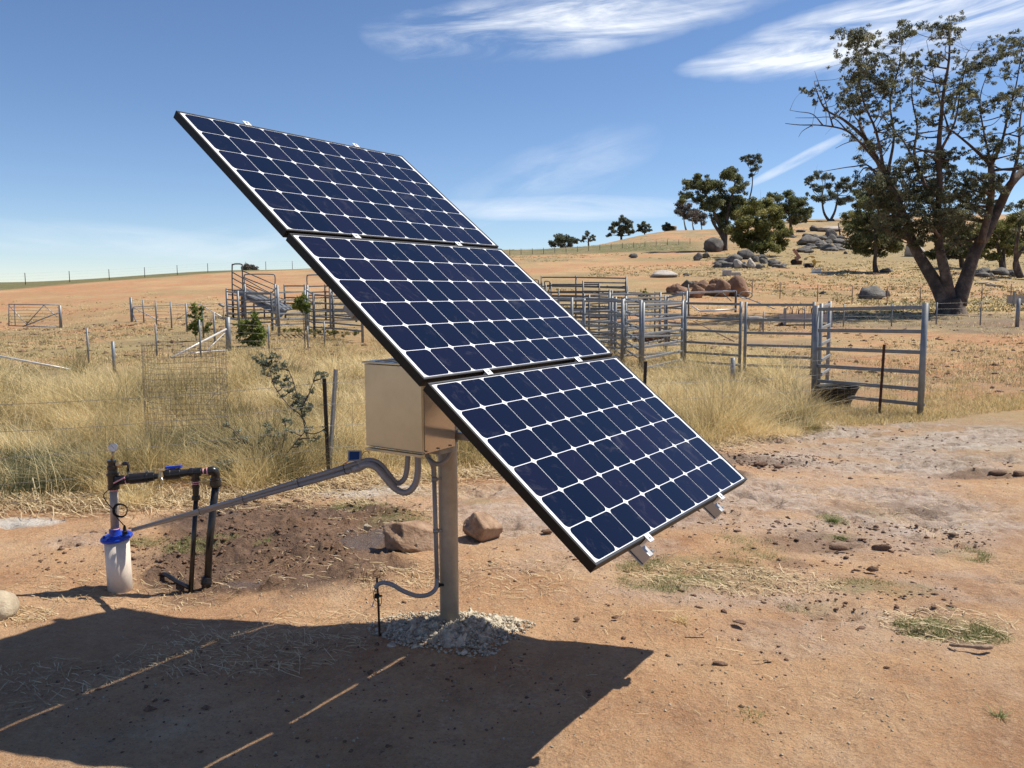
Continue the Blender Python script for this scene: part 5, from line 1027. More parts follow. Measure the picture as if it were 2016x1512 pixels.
# short green grass in the bare soil
qs = []
for (px, py, rx_, ry_, w_) in GREEN:
    qs.append(scatter_px(int(40+rx_*ry_*.85*w_), [(px, py, rx_, ry_, 1)]))
q = np.concatenate(qs); kp = fbm(q[:, 0]*5, q[:, 1]*5, 401, 4)+rng.normal(0, .05, len(q)) > .54; q = q[kp]
idx = np.repeat(np.arange(len(q)), 5); sp = rng.normal(0, .018, (len(idx), 2)); X, Y = q[idx, 0]+sp[:, 0], q[idx, 1]+sp[:, 1]
o = blades('short_green_grass', X, Y, rng.uniform(.008, .032, len(X)), .0035*rng.uniform(.6, 1.5, len(X)), rng.gamma(2, .5, len(X)), rng.uniform(0, 2*PI, len(X)), np.clip(.45+rng.normal(0, .3, len(X)), 0, 1), M['grass_green'], gz=gz_at(X, Y)); tag(o, 'patches of short green grass coming up in the bare soil', 'grass', kind='stuff')
# separate weeds
def weed(p, n, hh__, spread, mat, label, green=.3):
    k = n; a = rng.uniform(0, 2*PI, k); X = np.full(k, p.x)+rng.normal(0, spread*.2, k); Y = np.full(k, p.y)+rng.normal(0, spread*.2, k)
    o = blades('grass_tuft', X, Y, rng.uniform(.4, 1, k)*hh__, np.full(k, .006), rng.uniform(.6, 2.4, k), a, np.clip(green+rng.normal(0, .15, k), 0, 1), M[mat], gz=gz_at(X, Y)+.004); return tag(o, label, 'grass tuft')
weed(GP(1966, 1410), 34, .045, .05, 'grass_green', 'small green star shaped tuft near the lower right corner')
weed(GP(1640, 1028), 120, .06, .12, 'grass_green', 'dark green clump of grass on the grey soil right of the panel corner', .15)
weed(GP(1655, 1057), 90, .05, .11, 'grass_green', 'smaller green clump just below the dark green clump', .2)
weed(GP(1340, 1228), 60, .05, .12, 'grass_dry', 'sprawling tuft of dry stalks right of the shadow tip', .7)
weed(GP(1480, 1410), 60, .03, .16, 'grass_green', 'flat creeping tuft of thin grass on the orange soil', .5)
weed(GP(522, 1076), 60, .06, .07, 'grass_green', 'single green grass tuft in the middle of the mud', .2)

# ------------------------------------------------------------------ trees and shrubs
def leaf_cloud(name, clumps, mat, parent, leaf=(.10, .22), dens=1.0, droop=.5, puffs=9, spread=1.15, psize=(.2, .5), tmb=None, trad=.02):
    """many small leaf faces gathered in uneven puffs; clumps = (centre, radius)"""
    Cs = []; Ss = []; Vv = []
    for c, r in clumps:
        k = max(4, int(puffs*rng.uniform(.7, 1.3))); d = rng.normal(size=(k, 3)); d /= np.linalg.norm(d, axis=1)[:, None]
        pc_ = np.array(c)+d*r*rng.uniform(.2, spread, (k, 1))*np.array([1, 1, .8]); pr_ = r*rng.uniform(*psize, k)
        if tmb is not None:
            for j in range(0, k, 2): limb(tmb, [Vector(c), Vector(c).lerp(Vector(pc_[j]), .5)+Vector(rng.normal(0, r*.08, 3)), Vector(pc_[j])+(Vector(pc_[j])-Vector(c))*.25], trad, trad*.3, 3)
        for j in range(k):
            m_ = max(10, int(dens*95*(pr_[j]/leaf[1])**1.75)); e_ = rng.normal(size=(m_, 3)); e_ /= np.linalg.norm(e_, axis=1)[:, None]
            Cs.append(pc_[j]+e_*pr_[j]*(rng.random((m_, 1))**.45)*np.array([1.1, 1.1, .75])); tone = rng.normal(.45, .17)
            Vv.append(np.clip(tone+rng.normal(0, .16, m_)+e_[:, 2]*.08, 0, 1))
    Cc = np.concatenate(Cs); vv = np.concatenate(Vv); n = len(Cc)
    a = rng.normal(size=(n, 3)); a[:, 2] -= droop; a /= np.linalg.norm(a, axis=1)[:, None]
    b_ = np.cross(a, rng.normal(size=(n, 3))); b_ /= np.linalg.norm(b_, axis=1)[:, None]
    L_ = rng.uniform(leaf[0], leaf[1], (n, 1))*1.0; w_ = L_*rng.uniform(.22, .42, (n, 1))
    V_ = np.stack([Cc-a*L_/2, Cc+b_*w_/2, Cc+a*L_/2, Cc-b_*w_/2], 1).reshape(-1, 3)
    return np_mesh(name, V_, np.arange(n*4).reshape(-1, 4), mat, parent, attr=np.repeat(vv, 4))
def limb(mb, pts, r0, r1, n=7, wob=.0):
    pts = bez(pts, 4); m_ = len(pts)-1
    pts = [p+Vector(rng.normal(0, wob, 3)) if 0 < i < m_ else p for i, p in enumerate(pts)]
    mb.tube(pts, [r0+(r1-r0)*(i/m_)**.48 for i in range(m_+1)], n); return pts
def tree(name, base, stems, clumps, label, mat='leaf_dark', bark='bark_dark', leaf=(.15, .35), dens=1.0, group=None, twigs=0, cat='tree', droop=.5, puffs=9, tw=.6, branch=.35, spread=1.15, psize=(.2, .5)):
    """stems = list of (points, r0, r1); every clump is carried by a branch from the nearest stem"""
    o = thing(name, base, label, cat, group); mb = MB(); sk_ = []
    for pts, r0, r1 in stems:
        q = limb(mb, pts, r0, r1, 9, .0); m_ = len(q)
        sk_ += [(p, r0+(r1-r0)*i/m_) for i, p in enumerate(q)]
    for c, r in clumps:
        c = Vector(c); best = min(((p-c).length+max(0, p.z-c.z+r*.3)*2.5, i) for i, (p, _) in enumerate(sk_) if i > 1)
        p, rr__ = sk_[best[1]]; d_ = c-p; mid = p+d_*.5+Vector(rng.normal(0, .10, 3))*d_.length+Vector((0, 0, -.06*d_.length)); rb = max(.012, min(rr__*.6, branch*d_.length*.12+.02))
        limb(mb, [p, mid, c], rb, rb*.3, 5)
        for _ in range(twigs):
            e_ = c+Vector(rng.normal(0, r*.45, 3)); limb(mb, [mid.lerp(c, .4+.5*random.random()), c.lerp(e_, .5)+Vector(rng.normal(0, r*.12, 3)), e_+(e_-c)*.5], rb*.35, rb*.08, 3)
    if twigs >= 0: leaf_cloud('crown', [(tuple(c), r) for c, r in clumps], M[mat], o, leaf, dens, droop, puffs, spread, psize, mb if twigs else None, leaf[1]*.07)
    mb.build('trunk', M[bark], o)
    return o
def cl_px(L_, Y, dj=0.0, z=1.0):
    return [(P(x, y, Y+rng.uniform(-dj, dj)), r*Y/F*z) for x, y, r in L_]
def st_px(L_, Y, offs=None): return [P(x, y, Y+(offs[i] if offs else 0)) for i, (x, y) in enumerate(L_)]
YB = 45.0
bigc = [(1684,74,33),(1720,90,16),(1771,72,28),(1664,123,23),(1694,108,22),(1730,123,20),(1756,128,18),(1868,54,25),(1871,76,16),(1853,107,14),(1807,128,14),(1840,123,14),(1689,166,24),(1723,164,24),(1756,146,16),(1802,143,16),(1789,164,18),(1597,182,12),(1607,202,9),(1633,189,11),(1659,195,15),(1679,205,20),(1718,189,24),(1743,187,20),(1774,187,12),(1825,202,20),(1871,189,24),(1899,189,18),(1858,159,14),(1653,218,13),(1694,218,20),(1730,218,14),(1884,220,20),(1910,225,16),(1940,205,18),(1973,195,18),(1999,192,18),(1920,133,18),(1961,108,22),(1986,102,20),(2012,77,20),(1935,118,18),(1899,143,14),(2012,120,18),
 (1679,261,10),(1694,294,20),(1718,282,18),(1746,251,12),(1771,256,14),(1802,264,14),(1756,279,14),(1789,287,14),(1845,294,20),(1863,307,20),(1935,269,20),(1961,287,20),(1904,241,14),(1922,302,18),(1835,240,12),(1700,140,14),(1885,120,12),
 (1712,352,18),(1740,338,24),(1775,348,24),(1812,338,24),(1850,350,26),(1888,358,24),(1918,345,22),(1752,378,26),(1790,392,28),(1828,388,28),(1866,395,28),(1902,398,24),(1938,378,22),(1968,352,20),(1748,418,24),(1786,436,26),(1826,432,26),(1872,438,24),(1908,430,20),(1765,470,20),(1812,470,18),(2010,300,20),(2030,250,24),(2035,180,26),(2040,330,24),(1990,240,14),(1880,480,14)]
def jig(d=2.6): return random.uniform(-d, d)
bigc += [(x, y, 24) for x, y in ((1718,368),(1745,360),(1778,372),(1808,368),(1842,372),(1876,378),(1912,372),(1945,365),(1730,400),(1765,405),(1800,408),(1838,412),(1885,415),(1920,408),(1770,445),(1808,450),(1850,450),(1735,440),(1895,455),(1700,360),(1795,330),(1835,322),(1870,330))]
bigc += [(x+random.uniform(-14, 14), y+random.uniform(-12, 14), 17) for x, y, r in bigc if y > 330 and 1700 < x < 1960]
bigc += [(x+random.uniform(-22, 22), max(52, y+random.uniform(-20, 20)), r*.62) for x, y, r in bigc if y < 335]
bigc += [(x, y, 15) for x, y in ((1668,90),(1705,68),(1790,60),(1752,80),(1885,62),(1850,50),(1780,110),(1710,140),(1672,150),(1745,170),(1770,205),(1700,235),(1740,225),(1665,180),(1815,170),(1850,200),(1895,200),(1910,170),(1960,150),(1985,140),(1950,90),(1975,80),(1920,240),(1980,220),(2005,210),(1815,235),(1870,260),(1900,300),(1940,310),(1700,320),(1820,300),(1790,310))]
bt = G(1873, YB); bt.z -= .2
def S(L_, r0, r1, dy=0): 
    n = len(L_); return ([P(x, y, YB+dy*(i/(n-1))+ (jig(.5) if i > 1 else 0)) for i, (x, y) in enumerate(L_)], r0, r1)
stems = [([bt, P(1870, 606, YB), P(1868, 588, YB)], 1.0, .62),
 S([(1862,600),(1843,560),(1816,515),(1797,480),(1785,440),(1768,400),(1745,352),(1722,305),(1702,270),(1692,240)], .50, .09, 1.5),
 S([(1785,440),(1765,380),(1738,335),(1706,295),(1668,258),(1620,247),(1575,246),(1546,243)], .17, .015, 2), S([(1702,270),(1660,235),(1625,215),(1608,180),(1603,160)], .12, .02, 2),
 S([(1742,345),(1725,260),(1700,200),(1690,140),(1684,90)], .11, .02, -1), S([(1745,352),(1760,270),(1752,200),(1770,130),(1775,80)], .11, .02, 1),
 S([(1870,598),(1862,545),(1850,490),(1845,430),(1850,370),(1848,300),(1852,240),(1858,180),(1868,120),(1870,60)], .42, .035, -1.5),
 S([(1845,420),(1815,350),(1800,300),(1806,250),(1795,190),(1800,140)], .17, .02, 2.5), S([(1850,300),(1880,240),(1890,180),(1905,120)], .10, .015, -3), S([(1806,330),(1780,280),(1745,240),(1722,190)], .09, .015, 3),
 S([(1884,598),(1902,548),(1918,500),(1945,452),(1968,405),(1990,362),(2030,320),(2070,270)], .50, .16, 1), S([(1930,478),(1946,420),(1952,370),(1951,325)], .22, .16, -1),
 S([(1951,325),(1925,300),(1900,278),(1870,255),(1845,245)], .13, .03, -2), S([(1951,325),(1972,280),(1985,225),(2000,170),(2012,100)], .13, .02, -1), S([(1951,322),(1935,250),(1930,190),(1950,130)], .08, .015, -2), S([(1990,362),(2005,300),(2008,240),(2016,190)], .14, .03, 2),
 S([(1740,345),(1705,330),(1690,345)], .09, .02, 1), S([(1720,300),(1690,278),(1665,282),(1645,292)], .06, .012, 1), S([(1742,395),(1715,330),(1680,328),(1640,334),(1618,338)], .08, .012, 2),
 S([(1620,247),(1600,225),(1572,220),(1555,217)], .045, .01, 1), S([(1600,246),(1580,258),(1572,270)], .035, .008, 1), S([(1640,250),(1625,200),(1612,165),(1604,140)], .05, .01, 1), S([(1668,258),(1640,232),(1600,232),(1566,232)], .05, .01, 2),
 S([(1868,255),(1845,180),(1832,120),(1824,80)], .06, .01, 1), S([(1875,230),(1890,160),(1902,110),(1908,100)], .05, .01, 1)]
tree('gum_tree', bt, stems, [(P(x, y, YB+random.uniform(-2.8, 2.8)), r*1.12*YB/F) for x, y, r in bigc], 'huge spreading gum tree with three dark trunks at right', 'leaf_euc', 'bark', (.07, .19), .62, twigs=2, droop=.8, puffs=13, spread=1.45, psize=(.14, .38))
def simple_tree(name, px, Y, trunk, clumps, label, mat, leaf, dens=1.0, r0=.3, dj=1.5, bark='bark_dark', group=None, z=1.0, twigs=1, puffs=9, branch=.35):
    b0_ = G(px, Y, -.2); st = []
    for tr_ in trunk: st.append(([b0_]+[P(x, y, Y+rng.uniform(-.5, .5)) for x, y in tr_], r0, r0*.3))
    return tree(name, b0_, st, cl_px(clumps, Y, dj, z), label, mat, bark, leaf, dens*(.5 if name == 'young_tree' else 1), group, twigs, puffs=puffs+3, branch=branch, spread=1.35 if name == 'young_tree' else 1.0, psize=(.26, .58))
simple_tree('round_tree', 1723, 84, [[(1722,520),(1724,490),(1722,450)]], [(1690,470,24),(1712,462,28),(1740,462,28),(1705,435,26),(1732,430,28),(1715,405,24),(1745,408,26),(1692,405,18),(1762,455,22),(1765,480,18),(1700,490,18),(1730,492,20),(1700,385,18),(1728,380,20),(1680,450,14),(1750,490,16),(1770,430,20)], 'dark round tree on a short straight trunk left of the huge gum', 'leaf_dark', (0.15, 0.37), 1.0, .36, 2.5)
simple_tree('spreading_tree', 1424, 148, [[(1425,470),(1415,440),(1398,400),(1385,375)], [(1428,468),(1432,430),(1440,390),(1448,360)], [(1424,470),(1405,440),(1400,425)]],
 [(1352,382,17),(1345,396,10),(1368,362,20),(1385,360,18),(1392,372,22),(1412,362,20),(1432,345,20),(1450,352,18),(1455,372,20),(1440,392,24),(1420,395,24),(1400,402,20),(1430,420,24),(1448,420,20),(1410,425,18),(1462,398,16),(1385,405,12),(1378,388,14),(1425,445,16),(1440,335,10),(1372,345,9),(1352,360,10)], 'wide wind shaped tree above the dark boulder on the hill', 'leaf_dark', (0.28, 0.62), 1.0, .6, 3, puffs=8)
simple_tree('thin_tree', 1474, 152, [[(1472,440),(1474,400),(1480,372),(1482,345)]], [(1462,311,8),(1474,308,9),(1487,310,10),(1496,318,8),(1478,322,9),(1486,334,9),(1480,345,6),(1492,330,7),(1470,316,6)], 'tall thin tree with a small tuft crown rising behind the wide tree', 'leaf_far', (0.25, 0.50), .7, .28, 1, puffs=6)
simple_tree('olive_tree', 1500, 122, [[(1499,495),(1498,470),(1497,445)]], [(1497,412,26),(1470,420,22),(1524,420,24),(1455,440,20),(1480,440,26),(1508,440,28),(1536,442,20),(1455,462,20),(1478,466,24),(1505,466,26),(1532,466,22),(1548,455,12),(1465,482,16),(1490,486,20),(1518,486,20),(1540,480,14),(1445,452,12),(1482,402,14),(1512,403,14)], 'dense olive green round tree in front of the wide tree', 'leaf_olive', (0.25, 0.56), 1.1, .5, 3)
simple_tree('hill_tree', 1556, 200, [[(1556,440),(1552,420)], [(1556,440),(1570,415)]], [(1530,392,14),(1548,384,14),(1562,392,16),(1580,400,14),(1535,410,16),(1556,412,20),(1578,420,18),(1592,415,10),(1540,430,14),(1566,434,14),(1588,432,10),(1600,388,7),(1518,384,10),(1590,382,6)], 'green tree behind the right side of the olive tree', 'leaf_dark', (0.31, 0.74), 1.0, .5, 4)
simple_tree('crest_tree', 1634, 262, [[(1633,435),(1622,418),(1618,390)], [(1635,435),(1644,415),(1650,385)]], [(1597,352,9),(1610,345,10),(1626,348,11),(1600,366,8),(1615,372,13),(1632,366,12),(1622,392,12),(1640,384,14),(1652,368,12),(1664,356,10),(1670,372,12),(1682,362,9),(1655,395,12),(1672,392,10),(1608,392,8),(1640,350,7),(1590,360,6),(1690,380,10)], 'open forked tree on the hill crest left of the huge gum', 'leaf_far', (0.37, 0.81), .85, .8, 4, bark='bark', puffs=7)
for i, (x, y, r, lb_) in enumerate(((1343,412,15,'leftmost pale grey gum of the row on the hill crest'), (1360,420,14,'second pale grey gum of the crest row, partly behind the wide tree'), (1378,428,13,'last pale grey gum of the crest row behind the wide tree'))):
    simple_tree('grey_gum', x+6, 300, [[(x+5,y+30),(x+2,y+10)]], [(x,y,r),(x-8,y+6,r*.6),(x+8,y-4,r*.7),(x+5,y+12,r*.6),(x-4,y-10,r*.6)], lb_, 'leaf_grey', (0.43, 0.93), .7, .5, 3, bark='rock_pale', group='grey gums on the hill crest', puffs=7)
simple_tree('crest_tree', 1104, 212, [[(1104,484),(1100,478)]], [(1085,477,9),(1098,470,11),(1110,470,11),(1125,472,11),(1090,482,8),(1105,480,10),(1122,480,9),(1135,474,6)], 'low dark clump of trees at the left end of the hill skyline', 'leaf_far', (0.31, 0.68), 1.1, .4, 3)
simple_tree('crest_tree', 1158, 232, [[(1158,470),(1156,462)]], [(1150,468,7),(1158,460,7),(1166,466,6),(1170,472,4),(1148,474,5),(1162,473,5)], 'small open tree right of the low dark clump on the skyline', 'leaf_far', (0.31, 0.62), .8, .3, 2)
simple_tree('crest_tree', 1222, 275, [[(1222,460),(1222,445)], [(1222,462),(1208,452)]], [(1203,448,7),(1214,440,9),(1225,432,9),(1234,438,9),(1242,446,8),(1225,448,11),(1210,456,9),(1236,456,8),(1200,462,6),(1246,456,6),(1222,460,8)], 'largest tree on the middle of the hill skyline', 'leaf_far', (0.37, 0.74), 1.0, .45, 3)
simple_tree('crest_tree', 1269, 290, [[(1269,460),(1268,448)]], [(1268,439,5),(1262,446,7),(1275,445,7),(1268,453,8),(1258,453,5),(1280,452,5)], 'small pointed dark tree right of the largest skyline tree', 'leaf_far', (0.37, 0.74), 1.3, .35, 2)
simple_tree('crest_tree', 1314, 300, [[(1314,456),(1314,450)]], [(1307,448,6),(1315,443,7),(1322,449,6),(1313,453,5)], 'small dark tree behind the round tank on the skyline', 'leaf_far', (0.37, 0.74), 1.3, .3, 2)
simple_tree('crest_tree', 491, 150, [[(491,530),(491,527)]], [(480,530,7),(487,524,8),(496,524,8),(504,530,6),(491,530,9),(478,535,5),(500,534,6)], 'single dark bushy tree on the left skyline behind the loading ramp', 'leaf_grey', (0.19, 0.43), 1.3, .3, 1)
simple_tree('back_tree', 1892, 96, [[(1892,500),(1890,470)], [(1892,505),(1905,480)]], [(1862,430,20),(1885,440,22),(1905,455,22),(1868,462,22),(1888,475,22),(1912,482,18),(1858,492,18),(1880,500,18),(1845,470,16),(1925,465,16),(1850,440,18),(1905,500,16),(1835,500,14)], 'dark green tree seen between the trunks of the huge gum', 'leaf_dark', (0.19, 0.43), 1.0, .4, 3)
simple_tree('back_tree', 1972, 86, [[(1968,500),(1962,480)], [(1975,500),(1985,470)]], [(1940,450,22),(1962,440,24),(1945,480,20),(1970,470,24),(1992,450,24),(1958,505,18),(1982,495,20),(1930,500,16),(2005,425,20),(1995,480,20)], 'leafy olive tree right of the huge gum trunks', 'leaf_olive', (0.19, 0.43), .9, .4, 3)
simple_tree('back_tree', 2008, 78, [[(2000,510),(2003,470),(2012,430)], [(1998,520),(2014,490),(2030,470)]], [(2010,440,18),(2025,460,20),(2012,405,18),(2030,420,22),(2035,490,20),(1990,410,14)], 'open branching tree cut by the right edge behind the feeder', 'leaf_euc', (0.15, 0.34), .6, .35, 2, bark='bark', twigs=3, puffs=6)
simple_tree('back_tree', 1650, 190, [[(1650,440)]], [(1690,420,20),(1675,440,16),(1660,425,12),(1700,450,18)], 'pale green bushy tree touching the left side of the dark round tree', 'leaf_olive', (0.31, 0.68), .8, .3, 3)
simple_tree('young_tree', 385, 30.5, [[(384,650),(384,620)]], [(382,606,9),(388,612,10),(380,622,9),(385,634,11),(378,644,8),(390,648,8),(392,630,6),(384,655,6)], 'tall young green tree by the white braced gate at left', 'leaf_bright', (.08, .17), 1.3, .025, .15, branch=.1)
simple_tree('young_tree', 410, 31.5, [[(409,652),(409,645)]], [(408,646,6),(412,640,5),(406,652,5)], 'tiny green sapling right of the tall young tree at left', 'leaf_bright', (.07, .14), 1.2, .015, .1, branch=.1)
simple_tree('young_tree', 496, 28, [[(497,670),(498,640)], [(508,676),(508,660)]], [(501,618,6),(503,628,9),(499,638,10),(482,642,12),(492,650,14),(508,650,13),(478,656,11),(494,664,14),(510,664,11),(484,670,9),(500,677,10),(514,674,8),(488,636,9),(515,655,9)], 'bushy yellow green young tree in front of the left yards', 'leaf_bright', (.08, .18), 1.3, .025, .2, branch=.1)
simple_tree('young_tree', 599, 27.5, [[(599,660),(597,625),(596,610)], [(601,685),(600,640)]], [(592,588,7),(598,584,6),(586,596,7),(596,598,9),(604,600,7),(580,602,6),(590,606,7),(602,610,7)], 'slender young tree with a wind blown top in front of the gateway', 'leaf_bright', (.08, .18), 1.2, .022, .15, branch=.1)
# sage coloured shrubs in the long grass
def low_weed(px, Y, clumps, label, mat, leaf, dens, dj=.2):
    b0_ = G(px, Y); o = thing('weed_patch', b0_, label, 'weeds'); cc = []
    for (c, r) in cl_px(clumps, Y, dj): c.z = zt1(c.x, c.y)+r*1.5+.10; cc.append((tuple(c), r))
    if mat == 'leaf_olive':
        P3 = np.array([c for c, r in cc]); k = rng.integers(0, len(cc), 2600); X = P3[k, 0]+rng.normal(0, .13, 2600); Y = P3[k, 1]+rng.normal(0, .26, 2600); nk = rng.integers(0, 260, 2600); X += rng.normal(0, .07, 260)[nk]; Y += rng.normal(0, .1, 260)[nk]
        q = blades('leaves', X, Y, rng.uniform(.10, .34, 2600), rng.uniform(.004, .009, 2600), rng.gamma(2, .5, 2600), rng.uniform(0, 2*PI, 2600), np.clip(rng.normal(.2, .2, 2600), 0, 1), M['weed_green']); q.data.transform(Matrix.Translation(-b0_)); q.parent = o
    else: leaf_cloud('leaves', cc, M[mat], o, leaf, dens*1.6, -.6, 20, 1.7, (.14, .34))
    return o
def shrub(px, Y, stems_, clumps, label, mat='leaf_sage', leaf=(.02, .05), dens=1.0, r0=.012, dj=.15):
    b0_ = G(px, Y, -.03); st = [([b0_]+[P(x, y, Y) for x, y in s], r0, r0*.3) for s in stems_]
    return tree('shrub', b0_, st, cl_px(clumps, Y, dj), label, mat, 'bark', leaf, dens, None, 2, 'shrub', .1, 8, branch=.08)
shrub(606, 8.9, [[(600,840),(588,790),(575,745),(560,715)], [(603,850),(594,810),(606,780),(618,750)], [(600,830),(570,800),(540,760),(530,720)]], [(520,712,16),(535,705,16),(540,722,18),(520,735,9),(550,728,12),(545,745,12),(558,760,12),(572,770,12),(585,782,14),(600,785,14),(590,800,14),(610,800,10),(578,795,10),(565,745,8),(612,770,9),(624,735,10),(640,740,9),(500,706,8),(555,780,7),(600,815,9)], 'straggly grey green shrub left of the black fence picket', dens=.75)
shrub(555, 8.25, [[(552,905),(545,880),(530,850)], [(555,910),(575,880),(600,850)], [(552,905),(560,860),(562,830)], [(550,910),(510,885),(480,868)]], [(530,845,16),(548,862,14),(515,868,13),(562,828,13),(575,850,12),(600,846,13),(620,862,11),(590,872,12),(480,866,12),(498,880,12),(540,885,13),(465,850,9),(445,838,8),(640,845,9),(570,905,10),(520,900,10)], 'wide wiry grey green shrub below the straggly one, beside the pipework', dens=.45, dj=.3)
low_weed(600, 9.0, [(520,700,10),(545,760,10),(590,800,12),(620,830,12),(560,840,12),(640,870,12),(600,880,12),(540,880,12),(490,860,12),(510,800,10),(460,880,12)], 'loose grey green weeds round the stems of the two shrubs', 'leaf_olive', (.02, .06), .5)
low_weed(470, 8.6, [(440,870,14),(460,880,16),(480,872,16),(500,880,14),(520,862,12),(470,855,10),(430,885,12),(510,895,12),(490,895,12),(545,855,8),(535,885,12)], 'low grey green shrub in front of the tree guard, right side', 'leaf_sage', (.02, .06), .5)
low_weed(150, 7.9, [(80,915,16),(110,905,18),(140,915,18),(170,925,16),(120,935,18),(60,935,14),(95,945,14),(150,945,14),(190,940,12)], 'low dark green weed patch left of the bore head', 'leaf_olive', (.02, .06), .5)
low_weed(30, 8.6, [(20,870,18),(50,862,16),(80,872,14),(0,890,18),(110,868,14),(140,858,14),(165,868,10),(-20,870,16)], 'low dark green weed patch at the left edge of the long grass', 'leaf_olive', (.02, .06), .5)
low_weed(350, 8.9, [(300,870,14),(330,860,16),(360,868,16),(390,860,14),(410,875,12),(340,885,12),(380,888,12)], 'dark weedy growth at the foot of the tree guard', 'leaf_olive', (.02, .06), .5)
low_weed(432, 8.0, [(430,912,11),(445,905,10),(455,918,11),(440,925,11),(465,905,8),(425,930,9)], 'small sage weed behind the black elbow of the bore pipework', 'leaf_sage', (.02, .06), .5)
q_ = G(1310, 30); shrub(1322, 33, [[(1272,605)]], [(1268,575,7),(1276,578,7),(1262,582,6),(1280,586,6),(1270,588,7)], 'small green bush between the yards and the boulder pile', 'leaf_olive', (.08, .16), 1.0)
shrub(640, 31, [[(640,660)]], [(575,650,7),(590,652,8),(608,654,8),(625,655,8),(648,655,9),(662,656,9),(680,655,9),(698,655,8),(560,650,5),(638,650,6)], 'strip of dark weeds along the foot of the left yards', 'leaf_olive', (.06, .12), .8, dj=.3)

# ------------------------------------------------------------------ boulders on the hill
def rk(px, py, w, h, mat, label, dy=0, rot=0, rough=.24, Y=None, seed=None, sink=.22, group=None, depth=.8, name='boulder'):
    g_ = GP(px, py) if Y is None else G(px, Y)
    s = g_.y/F; w *= 1.22 if py < 590 and w < 50 else 1.08; h *= 1.25; return rock(name, g_, (w*s*1.08, w*s*depth, h*s*1.35), label, 'boulder', mat, seed or int(px*7+py) % 997, rot, sink, group, sub=3, rough=rough*1.25, taper=.2, smooth=rough < .12)
rk(1453, 583, 56, 34, 'granite_red', 'great block shaped red brown boulder at the right end of the pile', rough=.1)
gp_ = 'red boulders in the pile beyond the pale pipe gate'
for i, (x, y, w, h, m_, lb_) in enumerate(((1372,586,30,24,'granite_red','pale orange egg shaped boulder in the middle of the pile'),(1402,582,34,20,'granite_red','long slab leaning left in front of the dark gap of the pile'),(1425,584,30,32,'granite_red','dark wedge leaning against the great block boulder'),(1410,572,24,20,'granite_red','boulder standing upright behind the leaning long slab'),(1385,572,30,18,'granite_red','tilted slab behind the egg shaped boulder'),(1345,580,34,12,'granite_red','low flat boulder left of the egg shaped boulder'),(1325,576,26,10,'granite_red','thin flat slab at the left end of the pile'),(1352,566,26,12,'granite_dark','dark jagged slab on top of the left of the pile'),(1330,568,16,8,'granite_red','small boulder on the left end slabs'),(1366,564,18,10,'granite_red','small boulder at the top middle of the pile'),(1436,566,16,10,'granite_red','small pale stone beside the top of the great block'))):
    rk(x, y, w, h, m_, lb_, group=gp_, rot=random.uniform(-.4, .4), rough=.3)
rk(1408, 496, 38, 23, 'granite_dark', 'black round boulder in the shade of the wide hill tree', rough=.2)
gp_ = 'grey boulders below the hill trees'
for i, (x, y, w, h, m_, lb_) in enumerate(((1372,513,18,11,'granite_dark','brown round boulder left of the black one below the wide tree'),(1388,508,16,10,'granite_dark','boulder touching the brown round one'),(1248,508,16,8,'granite_dark','lone small boulder far left on the bare slope'),(1445,518,34,16,'granite','grey boulder left of the olive tree trunk'),(1468,510,34,16,'granite_dark','dark boulder behind the grey one by the olive tree'),(1418,520,26,7,'granite_dark','long low dark rock left of the olive tree boulders'),(1452,528,20,14,'granite_pale','pale upright rock in front of the olive tree boulders'),(1478,528,18,14,'granite_pale','pale upright rock just left of the olive tree trunk'),(1465,525,14,10,'granite_pale','small pale rock between the two pale upright rocks'),(1522,524,26,10,'granite','low grey rock right of the olive tree trunk'),(1540,527,18,7,'granite','end rock of the row right of the olive tree trunk'),(1494,529,16,7,'granite','flat rock at the foot of the olive tree'))):
    rk(x, y, w, h, m_, lb_, group=gp_, rot=random.uniform(-.4, .4), rough=.28)
rk(1305, 545, 52, 10, 'granite_pale', 'smooth pale dome of bedrock on the left slope', rough=.06, depth=1.2)
rk(1352, 543, 14, 5, 'granite', 'small flat rock right of the pale bedrock dome')
rk(1630, 455, 46, 8, 'granite_pale', 'pale bare rock sheet just under the crest tree', rough=.08); rk(1602, 455, 18, 9, 'granite_dark', 'dark rock at the left end of the pale rock sheet'); rk(1578, 457, 18, 5, 'granite_dark', 'row of low dark rock left of the rock sheet')
gp_ = 'dark outcrop boulders on the upper hill'
for (x, y, w, h, lb_) in ((1592,482,44,16,'long dark domed boulder at the left of the upper outcrop'),(1637,470,24,16,'round dark boulder at the top right of the upper outcrop'),(1616,474,20,9,'flat boulder between the long and the round outcrop boulders'),(1625,490,34,7,'thin dark ledge below the upper outcrop'),(1650,490,18,9,'round boulder at the right end of the dark ledge'),(1630,480,20,8,'grey slab above the dark ledge'),(1594,498,18,6,'low dark rock below the long domed boulder'),(1562,468,9,5,'small dark rock left of the upper outcrop'),(1665,500,8,5,'small reddish rock right of the dark ledge'),(1655,470,14,7,'boulder right of the round top boulder')):
    rk(x, y, w, h, 'granite_dark' if w < 30 else 'granite', lb_, group=gp_, rot=random.uniform(-.3, .3))
rk(1718, 588, 54, 24, 'granite', 'lone layered boulder behind the fence left of the huge gum', rough=.16); rk(1747, 584, 12, 12, 'granite', 'small weedy rock touching the right of the lone layered boulder')
rk(1620, 579, 14, 5, 'granite_dark', 'small dark rock on open ground above the hay feeder')
rk(1745, 536, 26, 7, 'granite', 'low grey rock right of the dark round tree trunk')
